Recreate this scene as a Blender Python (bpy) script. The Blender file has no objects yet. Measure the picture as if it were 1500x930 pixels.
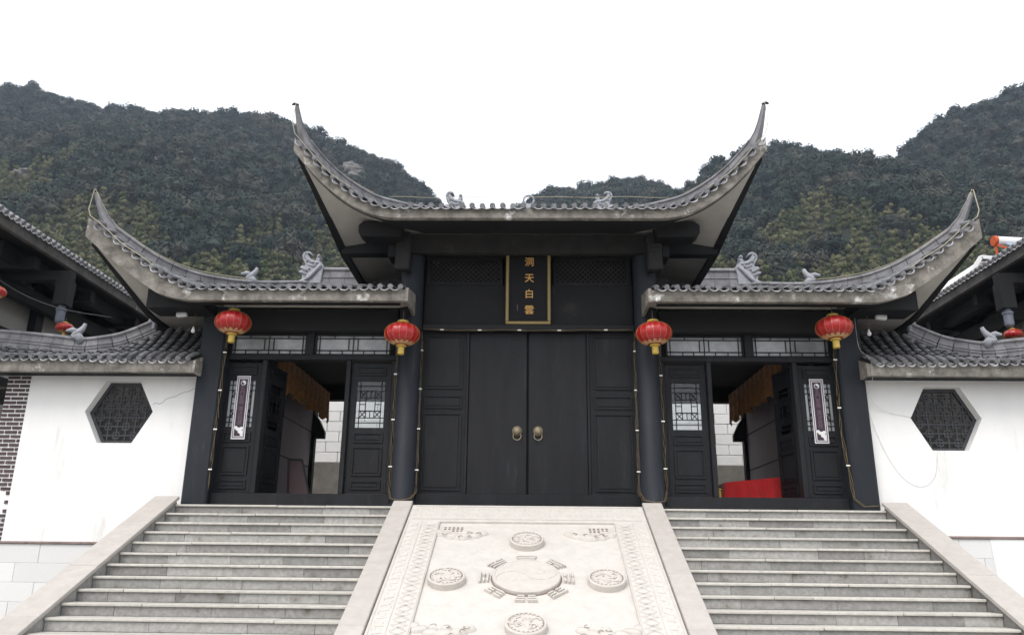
import bpy, bmesh, math, random
import numpy as np
from mathutils import Vector, Matrix, noise as mnoise

random.seed(7)
S = bpy.context.scene
COL = S.collection
RAD = math.radians

# ------------------------------------------------------------------ camera
cam_d = bpy.data.cameras.new('camera'); cam = bpy.data.objects.new('camera', cam_d); COL.objects.link(cam)
cam_d.sensor_width = 36.0; cam_d.lens = 1163.265/1500*36.0
cam_d.clip_start = 0.1; cam_d.clip_end = 6000
Rz = Matrix.Rotation(RAD(1.33578), 3, 'Z'); Rx = Matrix.Rotation(RAD(16.783), 3, 'X'); Ry = Matrix.Rotation(RAD(-0.60827), 3, 'Y')
Rm = Rz @ Rx @ Ry
cx, cy, cz = Rm @ Vector((1, 0, 0)), Rm @ Vector((0, 1, 0)), Rm @ Vector((0, 0, 1))
cam.matrix_world = Matrix(((cx.x, cz.x, -cy.x, 0.03), (cx.y, cz.y, -cy.y, -13.0), (cx.z, cz.z, -cy.z, -0.734), (0, 0, 0, 1)))
S.camera = cam

# ------------------------------------------------------------------ sky, sun, exposure (overcast)
W = bpy.data.worlds.new('World'); S.world = W; W.use_nodes = True
nt = W.node_tree; nt.nodes.clear()
sky = nt.nodes.new('ShaderNodeTexSky'); sky.sky_type = 'NISHITA'; sky.sun_disc = False
SUN_EL, SUN_AZ = 52, 205
sky.sun_elevation = RAD(SUN_EL); sky.sun_rotation = RAD(SUN_AZ); sky.dust_density = 4.0; sky.air_density = 1.0
mix = nt.nodes.new('ShaderNodeMix'); mix.data_type = 'RGBA'; mix.inputs[0].default_value = 0.82
mix.inputs[7].default_value = (6.6, 6.75, 7.0, 1)          # even white cloud deck
bgn = nt.nodes.new('ShaderNodeBackground'); bgn.inputs[1].default_value = 0.12
outw = nt.nodes.new('ShaderNodeOutputWorld')
nt.links.new(sky.outputs[0], mix.inputs[6]); nt.links.new(mix.outputs[2], bgn.inputs[0]); nt.links.new(bgn.outputs[0], outw.inputs[0])
sd = bpy.data.lights.new('sun', 'SUN'); sd.energy = 1.0; sd.angle = RAD(25); sd.color = (1.0, 0.97, 0.93)
sun = bpy.data.objects.new('sun', sd); COL.objects.link(sun)
el, az = RAD(SUN_EL), RAD(SUN_AZ)
sdir = Vector((math.sin(az)*math.cos(el), math.cos(az)*math.cos(el), math.sin(el)))
sun.rotation_euler = sdir.to_track_quat('Z', 'Y').to_euler()
S.view_settings.view_transform = 'Standard'; S.view_settings.look = 'None'
S.view_settings.exposure = 1.0; S.view_settings.gamma = 1.0; S.view_settings.use_curve_mapping = False

# ------------------------------------------------------------------ materials
def mat(name, col, rough=0.7, var=0.25, scale=3.0, col2=None, bump=0.0, bscale=40.0, spec=0.3, rnd=0.0, streak=False, metal=0.0, sheen=0.0, stain=None, stain_amt=0.5, stain_scale=1.2):
    m = bpy.data.materials.new(name); m.use_nodes = True
    N = m.node_tree.nodes; L = m.node_tree.links
    b = N['Principled BSDF']; b.inputs['Roughness'].default_value = rough; b.inputs['Metallic'].default_value = metal
    b.inputs['Specular IOR Level'].default_value = spec
    if sheen: b.inputs['Sheen Weight'].default_value = sheen
    geo = N.new('ShaderNodeNewGeometry'); mp = N.new('ShaderNodeMapping')
    if streak: mp.inputs['Scale'].default_value = (1, 1, 0.18)
    L.new(geo.outputs['Position'], mp.inputs[0])
    nz = N.new('ShaderNodeTexNoise'); nz.inputs['Scale'].default_value = scale; nz.inputs['Detail'].default_value = 8; nz.inputs['Roughness'].default_value = 0.65
    L.new(mp.outputs[0], nz.inputs[0])
    ramp = N.new('ShaderNodeMapRange'); ramp.inputs[1].default_value = 0.3; ramp.inputs[2].default_value = 0.7
    L.new(nz.outputs[0], ramp.inputs[0])
    mx = N.new('ShaderNodeMix'); mx.data_type = 'RGBA'
    c2 = col2 or tuple(c*(1-var) for c in col)
    mx.inputs[6].default_value = (*c2, 1); mx.inputs[7].default_value = (*col, 1)
    L.new(ramp.outputs[0], mx.inputs[0])
    cur = mx.outputs[2]
    if stain:
        n2 = N.new('ShaderNodeTexNoise'); n2.inputs['Scale'].default_value = stain_scale; n2.inputs['Detail'].default_value = 10; n2.inputs['Roughness'].default_value = 0.7
        L.new(mp.outputs[0], n2.inputs[0])
        r2 = N.new('ShaderNodeMapRange'); r2.inputs[1].default_value = 1-stain_amt; r2.inputs[2].default_value = 1-stain_amt+0.12
        L.new(n2.outputs[0], r2.inputs[0])
        m2 = N.new('ShaderNodeMix'); m2.data_type = 'RGBA'; m2.inputs[7].default_value = (*stain, 1)
        L.new(r2.outputs[0], m2.inputs[0]); L.new(cur, m2.inputs[6]); cur = m2.outputs[2]
    if rnd:
        oi = N.new('ShaderNodeObjectInfo'); mr = N.new('ShaderNodeMapRange'); mr.inputs[3].default_value = 1-rnd; mr.inputs[4].default_value = 1+rnd*0.6
        L.new(oi.outputs['Random'], mr.inputs[0])
        hs = N.new('ShaderNodeHueSaturation'); L.new(mr.outputs[0], hs.inputs['Value']); L.new(cur, hs.inputs['Color']); cur = hs.outputs[0]
    L.new(cur, b.inputs['Base Color'])
    if bump:
        nb = N.new('ShaderNodeTexNoise'); nb.inputs['Scale'].default_value = bscale; nb.inputs['Detail'].default_value = 6
        L.new(geo.outputs['Position'], nb.inputs[0])
        bm_ = N.new('ShaderNodeBump'); bm_.inputs['Strength'].default_value = bump; bm_.inputs['Distance'].default_value = 0.02
        L.new(nb.outputs[0], bm_.inputs['Height']); L.new(bm_.outputs[0], b.inputs['Normal'])
    return m

MT = {}
MT['paint'] = mat('charcoal_paint', (0.0155, 0.0162, 0.0192), 0.55, 0.5, 3.5, bump=0.25, bscale=45, spec=0.22, streak=True, stain=(0.025, 0.026, 0.029), stain_amt=0.42, stain_scale=4)
MT['colpaint'] = mat('slate_paint', (0.0205, 0.0245, 0.032), 0.62, 0.45, 2.5, bump=0.15, bscale=50, spec=0.25, streak=True, stain=(0.04, 0.042, 0.045), stain_amt=0.40, stain_scale=5)
MT['tower'] = mat('near_black_paint', (0.0125, 0.0125, 0.0135), 0.6, 0.4, 3, bump=0.2, bscale=50, spec=0.2, stain=(0.022, 0.021, 0.02), stain_amt=0.42, stain_scale=2)  # near-black, a little darker than the door paint
MT['greybeam'] = mat('weathered_grey_beam', (0.036, 0.034, 0.033), 0.7, 0.45, 4, bump=0.25, bscale=40, spec=0.2, stain=(0.075, 0.07, 0.065), stain_amt=0.40, stain_scale=4)
MT['beam'] = mat('black_timber', (0.010, 0.010, 0.011), 0.65, 0.3, 3, bump=0.15, bscale=50, streak=False)
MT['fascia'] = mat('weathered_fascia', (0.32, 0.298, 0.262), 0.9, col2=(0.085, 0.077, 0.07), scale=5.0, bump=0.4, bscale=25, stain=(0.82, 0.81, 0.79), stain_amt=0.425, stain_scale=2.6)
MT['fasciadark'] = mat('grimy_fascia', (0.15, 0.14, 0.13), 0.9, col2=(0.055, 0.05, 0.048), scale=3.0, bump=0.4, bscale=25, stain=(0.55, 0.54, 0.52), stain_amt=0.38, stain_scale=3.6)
MT['tile'] = mat('grey_clay_tile', (0.23, 0.23, 0.243), 0.42, 0.55, 11, bump=0.35, bscale=60, rnd=0.35, spec=0.55, stain=(0.09, 0.09, 0.085), stain_amt=0.40, stain_scale=7)
MT['drip'] = mat('lit_drip_tile', (0.35, 0.35, 0.365), 0.7, 0.4, 12, bump=0.3, bscale=60, rnd=0.3, spec=0.3)  # paler than the cover tiles: bright lip highlights put into the colour
MT['ridge'] = mat('grey_ridge_plaster', (0.29, 0.285, 0.30), 0.8, 0.5, 5, bump=0.25, bscale=50, rnd=0.15)
MT['orn'] = mat('pale_ornament_clay', (0.38, 0.39, 0.43), 0.8, 0.35, 14, bump=0.4, bscale=45)
MT['deck'] = mat('tile_bed', (0.05, 0.05, 0.053), 0.9, 0.3, 6)
MT['soffit'] = mat('soffit_plaster', (0.50, 0.475, 0.43), 0.9, 0.3, 1.3, bump=0.15, bscale=12, stain=(0.36, 0.27, 0.16), stain_amt=0.30, stain_scale=0.9)
MT['plaster'] = mat('white_limewash', (0.85, 0.845, 0.83), 0.9, 0.09, 1.6, bump=0.22, bscale=9, streak=True, stain=(0.62, 0.60, 0.56), stain_amt=0.41, stain_scale=1.8)
MT['plinth'] = mat('pale_granite_slab', (0.74, 0.735, 0.72), 0.75, 0.10, 40, bump=0.12, bscale=80, rnd=0.08)
MT['ledge'] = mat('brown_ledge_stone', (0.30, 0.23, 0.21), 0.8, 0.35, 6, bump=0.2)
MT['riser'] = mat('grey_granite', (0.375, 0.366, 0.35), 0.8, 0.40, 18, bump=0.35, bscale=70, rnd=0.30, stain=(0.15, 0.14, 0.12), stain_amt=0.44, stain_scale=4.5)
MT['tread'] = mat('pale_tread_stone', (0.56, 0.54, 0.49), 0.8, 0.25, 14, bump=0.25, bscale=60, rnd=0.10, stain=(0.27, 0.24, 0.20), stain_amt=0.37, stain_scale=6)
MT['string'] = mat('beige_stringer_stone', (0.49, 0.455, 0.42), 0.75, 0.16, 6, bump=0.15, bscale=60, rnd=0.06, stain=(0.36, 0.30, 0.24), stain_amt=0.36, stain_scale=1.3)
MT['ramp'] = mat('carved_white_stone', (0.595, 0.565, 0.525), 0.8, 0.14, 6, bump=0.45, bscale=26, stain=(0.52, 0.46, 0.40), stain_amt=0.36, stain_scale=1.6)
MT['ramp2'] = mat('carved_relief_stone', (0.57, 0.535, 0.49), 0.8, 0.14, 9, bump=0.35, bscale=50)
MT['groove'] = mat('dirty_carved_groove', (0.27, 0.22, 0.18), 0.9, 0.4, 20)
MT['brick'] = mat('dark_brick', (0.115, 0.08, 0.085), 0.85, 0.4, 30, bump=0.3, rnd=0.25)
MT['lanternred'] = mat('red_satin', (0.38, 0.010, 0.016), 0.32, 0.3, 40, spec=0.5, bump=0.2, bscale=30)
MT['gold'] = mat('gold_paper', (0.58, 0.40, 0.07), 0.45, 0.3, 30, spec=0.5)
MT['goldfringe'] = mat('gold_fringe', (0.62, 0.38, 0.20), 0.6, 0.3, 40)
MT['brass'] = mat('aged_brass', (0.30, 0.25, 0.17), 0.45, 0.4, 60, metal=0.5, bump=0.3)
MT['giltframe'] = mat('gilt_frame', (0.30, 0.215, 0.075), 0.5, 0.35, 40, bump=0.3, spec=0.5)
MT['plaque'] = mat('black_lacquer', (0.007, 0.007, 0.009), 0.5, 0.3, 4, spec=0.15)
MT['giltchar'] = mat('gilt_lettering', (0.72, 0.42, 0.12), 0.4, 0.2, 50)
MT['curtain'] = mat('orange_brocade', (0.52, 0.235, 0.06), 0.8, 0.6, 12, sheen=0.2)
MT['red'] = mat('red_cloth', (0.46, 0.010, 0.012), 0.75, 0.25, 6, sheen=0.3)
MT['maroon'] = mat('maroon_wood', (0.045, 0.020, 0.024), 0.5, 0.3, 8)
MT['intwall'] = mat('lavender_board', (0.30, 0.27, 0.28), 0.85, 0.15, 3)
MT['block'] = mat('whitewashed_block', (0.78, 0.775, 0.76), 0.9, 0.10, 5, bump=0.3, bscale=20, rnd=0.05)
MT['cement'] = mat('grey_cement', (0.20, 0.185, 0.165), 0.9, 0.4, 3, bump=0.3, bscale=15)
MT['wire'] = mat('brown_wire', (0.16, 0.115, 0.06), 0.5, 0.3, 30)
MT['clip'] = mat('white_clip', (0.8, 0.78, 0.72), 0.5, 0.1, 30)
MT['rope'] = mat('straw_rope_light', (0.44, 0.40, 0.29), 0.6, 0.2, 20)
MT['cable'] = mat('pale_cable', (0.68, 0.67, 0.65), 0.6, 0.2, 20)
MT['white'] = mat('white_metal', (0.75, 0.75, 0.75), 0.4, 0.08, 8)
MT['bannerframe'] = mat('banner_pale_border', (0.66, 0.64, 0.66), 0.6, 0.12, 20)
MT['bannerpurple'] = mat('banner_purple', (0.052, 0.032, 0.050), 0.5, 0.3, 6)
MT['bannertext'] = mat('banner_faded_lettering', (0.19, 0.125, 0.155), 0.6, 0.3, 20)
MT['paper'] = mat('window_paper', (0.74, 0.76, 0.77), 0.45, 0.3, 5, spec=0.5)
MT['transom'] = mat('painted_reflection_glass', (0.42, 0.44, 0.45), 0.25, 0.55, 2.5, spec=0.6)  # opaque panes; sky reflection is put into the grey base colour
MT['floor'] = mat('stone_paving', (0.30, 0.29, 0.27), 0.85, 0.3, 8, bump=0.2)
MT['ground'] = mat('earth_ground', (0.12, 0.11, 0.08), 0.95, 0.4, 0.3)
MT['hill'] = mat('hill_soil', (0.018, 0.024, 0.015), 0.95, 0.5, 0.05)
MT['rock'] = mat('pale_hill_rock', (0.20, 0.185, 0.17), 0.9, 0.45, 0.5, bump=0.5, bscale=0.8)
MT['bark'] = mat('grey_bark', (0.07, 0.055, 0.045), 0.9, 0.4, 6)
MT['greypost'] = mat('blue_grey_post', (0.16, 0.18, 0.22), 0.6, 0.3, 9)
MT['orange'] = mat('orange_frame', (0.55, 0.10, 0.03), 0.5, 0.2, 9)
MT['solar'] = mat('solar_tubes', (0.30, 0.40, 0.50), 0.25, 0.2, 9, spec=0.6)
MT['board'] = mat('weathered_board', (0.26, 0.17, 0.11), 0.9, 0.3, 5)
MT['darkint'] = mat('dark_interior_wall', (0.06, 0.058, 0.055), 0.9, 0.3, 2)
MT['lattgrey'] = mat('grey_lattice', (0.062, 0.064, 0.07), 0.7, 0.3, 10)
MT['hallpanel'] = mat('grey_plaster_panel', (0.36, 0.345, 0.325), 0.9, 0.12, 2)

def glass_mat():
    m = bpy.data.materials.new('window_glass'); m.use_nodes = True
    N = m.node_tree.nodes; L = m.node_tree.links; N.clear()
    o = N.new('ShaderNodeOutputMaterial'); t = N.new('ShaderNodeBsdfTransparent'); g = N.new('ShaderNodeBsdfGlossy')
    g.inputs['Roughness'].default_value = 0.03; fr = N.new('ShaderNodeFresnel'); fr.inputs[0].default_value = 1.5
    mm = N.new('ShaderNodeMixShader'); t.inputs[0].default_value = (0.86, 0.89, 0.90, 1)
    L.new(fr.outputs[0], mm.inputs[0]); L.new(t.outputs[0], mm.inputs[1]); L.new(g.outputs[0], mm.inputs[2]); L.new(mm.outputs[0], o.inputs[0])
    return m
MT['glass'] = glass_mat()

def leaf_mat(name, c1, c2, c3):
    m = bpy.data.materials.new(name); m.use_nodes = True
    N = m.node_tree.nodes; L = m.node_tree.links; b = N['Principled BSDF']; b.inputs['Roughness'].default_value = 0.75; b.inputs['Specular IOR Level'].default_value = 0.15
    oi = N.new('ShaderNodeObjectInfo'); rp = N.new('ShaderNodeValToRGB')
    e = rp.color_ramp.elements; e[0].color = (*c1, 1); e[1].color = (*c3, 1); k = e.new(0.55); k.color = (*c2, 1)
    L.new(oi.outputs['Random'], rp.inputs[0])
    geo = N.new('ShaderNodeNewGeometry'); nz = N.new('ShaderNodeTexNoise'); nz.inputs['Scale'].default_value = 0.30; nz.inputs['Detail'].default_value = 6; L.new(geo.outputs['Position'], nz.inputs[0])
    mr = N.new('ShaderNodeMapRange'); mr.inputs[1].default_value = 0.3; mr.inputs[2].default_value = 0.7; mr.inputs[3].default_value = 0.5; mr.inputs[4].default_value = 1.65; L.new(nz.outputs[0], mr.inputs[0])
    hs = N.new('ShaderNodeHueSaturation'); L.new(mr.outputs[0], hs.inputs['Value']); L.new(rp.outputs[0], hs.inputs['Color'])
    L.new(hs.outputs[0], b.inputs['Base Color'])
    return m
MT['leafdark'] = leaf_mat('dark_evergreen_leaves', (0.011, 0.021, 0.017), (0.023, 0.033, 0.025), (0.058, 0.055, 0.042))
MT['leafbamboo'] = leaf_mat('olive_bamboo_leaves', (0.055, 0.070, 0.030), (0.095, 0.102, 0.046), (0.140, 0.130, 0.070))
MT['leafgreen'] = leaf_mat('green_tree_leaves', (0.025, 0.045, 0.016), (0.038, 0.058, 0.018), (0.055, 0.070, 0.022))

# ------------------------------------------------------------------ mesh builder
class MB:
    def __init__(s): s.v = []; s.f = []; s.m = []
    def add(s, vs, fs, mi=0):
        o = len(s.v); s.v += [tuple(v) for v in vs]; s.f += [tuple(o+i for i in f) for f in fs]; s.m += [mi]*len(fs); return s
    def box(s, x0, x1, y0, y1, z0, z1, mi=0):
        x0, x1 = min(x0, x1), max(x0, x1); y0, y1 = min(y0, y1), max(y0, y1); z0, z1 = min(z0, z1), max(z0, z1)
        return s.add([(x0,y0,z0),(x1,y0,z0),(x1,y1,z0),(x0,y1,z0),(x0,y0,z1),(x1,y0,z1),(x1,y1,z1),(x0,y1,z1)],
                     [(3,2,1,0),(4,5,6,7),(0,1,5,4),(1,2,6,5),(2,3,7,6),(3,0,4,7)], mi)
    def bar(s, p, q, w, h, up=(0,0,1), mi=0):
        p, q = Vector(p), Vector(q); d = (q-p).normalized(); u = Vector(up)
        if abs(d.dot(u)) > 0.98: u = Vector((0,1,0))
        a = d.cross(u).normalized(); b = a.cross(d).normalized(); a *= w/2; b *= h/2
        return s.add([p-a-b, p+a-b, p+a+b, p-a+b, q-a-b, q+a-b, q+a+b, q-a+b], [(0,1,2,3),(7,6,5,4),(4,5,1,0),(5,6,2,1),(6,7,3,2),(7,4,0,3)], mi)
    def sweep(s, prof, path, up=(0,0,1), scl=None, caps=True, mi=0, closed=True):
        path = [Vector(p) for p in path]; n = len(prof); vs = []
        for i, p in enumerate(path):
            t = (path[min(i+1, len(path)-1)]-path[max(i-1, 0)]).normalized(); u = Vector(up)
            a = t.cross(u)
            if a.length < 1e-4: a = Vector((1,0,0))
            a.normalize(); b = a.cross(t).normalized(); k = scl[i] if scl else 1.0
            kx, ky = k if isinstance(k, tuple) else (k, k)
            vs += [p+a*(x*kx)+b*(y*ky) for x, y in prof]
        fs = []
        for i in range(len(path)-1):
            for j in range(n if closed else n-1):
                k = (j+1) % n; fs.append((i*n+j, i*n+k, (i+1)*n+k, (i+1)*n+j))
        if caps and closed: fs += [tuple(range(n))[::-1], tuple((len(path)-1)*n+j for j in range(n))]
        return s.add(vs, fs, mi)
    def tube(s, path, r, n=6, scl=None, mi=0):
        return s.sweep([(r*math.cos(2*math.pi*i/n), r*math.sin(2*math.pi*i/n)) for i in range(n)], path, scl=scl, mi=mi)
    def lathe(s, prof, c=(0,0,0), n=16, axis='Z', mi=0):
        vs = []; c = Vector(c)
        for r, z in prof:
            for i in range(n):
                a = 2*math.pi*i/n; x, y = r*math.cos(a), r*math.sin(a)
                vs.append(c + (Vector((x,y,z)) if axis == 'Z' else Vector((x,z,y)) if axis == 'Y' else Vector((z,x,y))))
        fs = [(i*n+j, i*n+(j+1)%n, (i+1)*n+(j+1)%n, (i+1)*n+j) for i in range(len(prof)-1) for j in range(n)]
        fs += [tuple(range(n))[::-1], tuple((len(prof)-1)*n+j for j in range(n))]
        return s.add(vs, fs, mi)
    def prism(s, poly, fn, d, mi=0):
        n = len(poly); d = Vector(d); a = [Vector(fn(u, v)) for u, v in poly]
        return s.add(a+[p+d for p in a], [tuple(range(n)), tuple(range(2*n-1, n-1, -1))]+[(i, n+i, n+(i+1)%n, (i+1)%n) for i in range(n)], mi)
    def grid(s, nu, nv, fn, mi=0):
        vs = [fn(i/(nu-1), j/(nv-1)) for i in range(nu) for j in range(nv)]
        return s.add(vs, [(i*nv+j, i*nv+j+1, (i+1)*nv+j+1, (i+1)*nv+j) for i in range(nu-1) for j in range(nv-1)], mi)
    def mesh(s, name, mats, smooth=False, bevel=0.0, fix=True):
        me = bpy.data.meshes.new(name); me.from_pydata(s.v, [], s.f)
        for m in mats: me.materials.append(m)
        if len(mats) > 1: me.polygons.foreach_set('material_index', s.m)
        if bevel or fix:
            bm = bmesh.new(); bm.from_mesh(me)
            if fix: bmesh.ops.recalc_face_normals(bm, faces=bm.faces)
            if bevel: bmesh.ops.bevel(bm, geom=[e for e in bm.edges if e.calc_face_angle(0) > 0.5], offset=bevel, segments=1, affect='EDGES', clamp_overlap=True)
            bm.to_mesh(me); bm.free()
        if smooth: me.polygons.foreach_set('use_smooth', [True]*len(me.polygons))
        me.update(); return me

def tag(o, label=None, cat=None, group=None, kind=None):
    if label: o['label'] = label
    if cat: o['category'] = cat
    if group: o['group'] = group
    if kind: o['kind'] = kind
    return o
def thing(name, loc, label, cat, group=None):
    o = bpy.data.objects.new(name, None); COL.objects.link(o); o.location = loc; o.empty_display_size = 0.2
    return tag(o, label, cat, group)
def link(name, me, parent=None, M=None, local=False):
    o = bpy.data.objects.new(name, me); COL.objects.link(o)
    if M is not None: o.matrix_basis = M
    if parent is not None:
        o.parent = parent
        if parent.parent is None and parent.type == 'EMPTY' and not local:
            o.matrix_parent_inverse = Matrix.Translation(-Vector(parent.location))
    return o
def part(name, mb, m, parent=None, smooth=False, bevel=0.0, M=None, local=False, fix=True):
    ms = m if isinstance(m, list) else [m]
    return link(name, mb.mesh(name, [MT[k] for k in ms], smooth, bevel, fix), parent, M, local)
def struct(name, mb, m, **k): return tag(part(name, mb, m, **k), kind='structure')
def copy_tree(o, parent=None, loc=None, rz=None):
    c = o.copy(); COL.objects.link(c)
    if parent is not None:
        c.parent = parent; c.matrix_parent_inverse = o.matrix_parent_inverse.copy()
    if loc is not None: c.location = loc
    if rz is not None: c.rotation_euler.z = rz
    for ch in [x for x in bpy.data.objects if x.parent == o]: copy_tree(ch, c)
    return c
def frame(o, X, Y, Z): 
    return Matrix(((X.x,Y.x,Z.x,o.x),(X.y,Y.y,Z.y,o.y),(X.z,Y.z,Z.z,o.z),(0,0,0,1)))
def lerp(a, b, t): return a+(b-a)*t
def interp(tab, x):
    if x <= tab[0][0]: return tab[0][1]
    for (a, u), (b, v) in zip(tab, tab[1:]):
        if x <= b:
            t = (x-a)/(b-a); return u+(v-u)*t
    return tab[-1][1]
def smooth_tab(tab, x, w=0.05): return sum(interp(tab, x+d*w) for d in (-2,-1,0,1,2))/5

FL = 0.03        # hall floor level

# ================================================================== SETTING
g = MB(); g.add([(-3000,-60,-2.40),(3000,-60,-2.40),(3000,-0.0,-2.40),(-3000,-0.0,-2.40)], [(0,1,2,3)])
struct('plaza', g, 'floor')
g = MB(); g.add([(-3000,14,-0.05),(3000,14,-0.05),(3000,5000,-0.05),(-3000,5000,-0.05)], [(0,1,2,3)])
g.add([(-3000,-300,-2.45),(3000,-300,-2.45),(3000,14,-2.45),(-3000,14,-2.45)], [(0,1,2,3)])
struct('ground', g, 'ground')
g = MB(); g.box(-16, 16, 0.62, 14.0, -2.4, FL-0.004)
struct('terrace', g, 'floor')

# ================================================================== STAIRS
TR, RI, NS = 0.316, 0.15, 16
K = RI/TR; TH = math.atan(K)
def slope_pt(u, s_, n=0.0, z0=0.0):        # point on the sloping plane of the stairs: u across, s_ down the slope, n out of it
    return Vector((u, -s_*math.cos(TH)-n*math.sin(TH), z0-s_*math.sin(TH)+n*math.cos(TH)))
rs = random.Random(3)
def stair(sg, label):
    t = thing('staircase', (sg*3.9, -2.5, -2.4), label, 'staircase')
    xa, xb = 2.14, 5.68
    core = MB()
    for n in range(NS+1):
        z = FL-RI*n-0.05; y = 0.02-TR*n+0.075
        if z > -2.38: core.box(sg*xa, sg*xb, y, y+TR+0.02 if n else 0.62, -2.4, z)
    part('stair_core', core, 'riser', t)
    for n in range(NS):
        y0 = 0.02-TR*n; z0 = FL-RI*n
        y1 = y0+TR+0.024 if n else 0.60
        cuts = [xa]+sorted(rs.uniform(xa+0.5, xb-0.5) for _ in range(2))+[xb]
        if cuts[2]-cuts[1] < 0.4: cuts = [xa, cuts[1], xb]
        for a, b in zip(cuts, cuts[1:]):
            m = MB(); dy = rs.uniform(-0.004, 0.004); dz = rs.uniform(-0.002, 0.002)
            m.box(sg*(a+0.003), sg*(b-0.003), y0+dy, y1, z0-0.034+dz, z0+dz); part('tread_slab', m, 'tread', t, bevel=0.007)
        cuts = [xa]; x = xa+rs.uniform(0.2, 0.9)
        while x < xb-0.3: cuts.append(x); x += rs.uniform(0.6, 1.3)
        cuts.append(xb)
        for a, b in zip(cuts, cuts[1:]):
            m = MB(); d = rs.uniform(-0.003, 0.003)
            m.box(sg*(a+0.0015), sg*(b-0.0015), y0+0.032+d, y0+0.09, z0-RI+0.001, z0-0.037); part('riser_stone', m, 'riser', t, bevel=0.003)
    # sloping outer stringer: grey body with a beige cap in lengths
    def strip(x0, x1, s0, s1, n0, n1):
        m = MB(); c = [slope_pt(u, s_, n, FL) for s_ in (s0, s1) for u, n in ((x0,n0),(x1,n0),(x1,n1),(x0,n1))]
        return m.add(c, [(0,1,2,3),(7,6,5,4),(4,5,1,0),(5,6,2,1),(6,7,3,2),(7,4,0,3)])
    part('stringer_body', strip(sg*5.685, sg*6.02, -0.10, 5.45, -0.55, 0.018), 'riser', t)
    cuts = [-0.16, 0.98, 2.3, 3.6, 4.7, 5.5]
    for i, (a, b) in enumerate(zip(cuts, cuts[1:])):
        part('stringer_cap', strip(sg*5.66, sg*6.06, a+0.003, b-0.003, 0.02, 0.075+0.002*(i % 2)), 'string', t, bevel=0.006)
    return t
stair(-1, 'left flight of grey granite steps with a beige stone stringer, below the left doors')
stair(1, 'right flight of grey granite steps with a beige stone stringer, below the right doors')

# ================================================================== CARVED RAMP
ramp = thing('carved_ramp', (0, -2.5, -2.4), 'pale carved stone ramp with yin-yang disc and medallions between the two stair flights', 'carved ramp')
Z0R = 0.055
def RP(u, s_, n=0.0): return slope_pt(u, s_, n, Z0R)
def rbox(m, u0, u1, s0, s1, n0, n1):
    c = [RP(u, s_, n) for s_ in (s0, s1) for u, n in ((u0,n0),(u1,n0),(u1,n1),(u0,n1))]
    return m.add(c, [(0,1,2,3),(7,6,5,4),(4,5,1,0),(5,6,2,1),(6,7,3,2),(7,4,0,3)])
m = MB(); rbox(m, -1.85, 1.85, 0.02, 5.5, -0.5, -0.03); part('panel_slab', m, 'ramp', ramp)
for sg in (-1, 1):
    cuts = [-0.06, 1.05, 2.35, 3.7, 5.5]
    for a, b in zip(cuts, cuts[1:]):
        m = MB(); rbox(m, sg*1.835, sg*2.145, a+0.002, b-0.002, -0.55, 0.045); part('side_stringer', m, 'string', ramp, bevel=0.008)
    m = MB(); rbox(m, sg*1.315, sg*1.822, 0.66, 5.5, -0.04, 0.006); b_ = part('side_border', m, 'ramp', ramp, bevel=0.005)
    # lozenge and scroll reliefs on the border
    z = MB(); s_ = 0.75
    while s_ < 5.4:
        for q in (0, 1):
            for f_ in (0.0, 0.045):
                a0, a1 = 1.36+f_*0.6, 1.55-f_*0.6
                pts = [(sg*lerp(a0, a1, q), s_+f_), (sg*lerp(a0, a1, 1-q), s_+0.125), (sg*lerp(a0, a1, q), s_+0.25-f_)]
                for p, r in zip(pts, pts[1:]): z.bar(RP(*p, 0.002), RP(*r, 0.002), 0.016, 0.016, up=(0,-math.sin(TH),math.cos(TH)))
        s_ += 0.25
    tag(part('lozenge_relief', z, 'ramp2', b_), kind='stuff')
    z = MB(); s_ = 0.74; k = 0
    while s_ < 5.4:
        c0 = 1.69; pts = [RP(sg*(c0+(0.075-0.05*i/14)*math.cos(i*0.55+k)), s_+(0.075-0.05*i/14)*math.sin(i*0.55+k), 0.003) for i in range(15)]
        z.tube(pts, 0.009, 4)
        z.bar(RP(sg*(c0-0.06), s_+0.075, 0.006), RP(sg*(c0+0.05), s_+0.11+0.02*math.sin(k), 0.006), 0.012, 0.014, up=(0,0,1))
        s_ += 0.165+0.03*math.sin(k*1.7); k += 1
    for e in (1.335, 1.59, 1.79): z.bar(RP(sg*e, 0.68, 0.006), RP(sg*e, 5.45, 0.006), 0.012, 0.014, up=(0,0,1))
    tag(part('scroll_relief', z, 'ramp2', b_), kind='stuff')
m = MB(); rbox(m, -1.822, 1.822, 0.02, 0.655, -0.04, 0.007); b_ = part('top_border', m, 'ramp', ramp, bevel=0.005)
z = MB(); k = 0
for u in np.arange(-1.68, 1.7, 0.16):
    for row in (0.2, 0.42):
        pts = [RP(u+(0.07-0.045*i/13)*math.cos(i*0.6+k), row+(0.085-0.05*i/13)*math.sin(i*0.6+k), 0.003) for i in range(14)]
        z.tube(pts, 0.008, 4); k += 2.1
for row in (0.09, 0.58): z.bar(RP(-1.75, row, 0.007), RP(1.75, row, 0.007), 0.014, 0.014, up=(0,-math.sin(TH),math.cos(TH)))
tag(part('scroll_relief', z, 'ramp2', b_), kind='stuff')
RF = frame(RP(0, 0, 0), Vector((1,0,0)), Vector((0, math.cos(TH), math.sin(TH))), Vector((0, -math.sin(TH), math.cos(TH))))
def disc(name, u, s_, r, h, n=40):
    m = MB(); m.lathe([(r, -0.04), (r, h-0.012), (r-0.012, h), (r-0.03, h), (r-0.035, h-0.008), (0.001, h-0.008)], n=n)
    o = part(name, m, 'ramp2', ramp, smooth=False); o.matrix_basis = RF @ Matrix.Translation((u, -s_, 0)); return o
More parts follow.
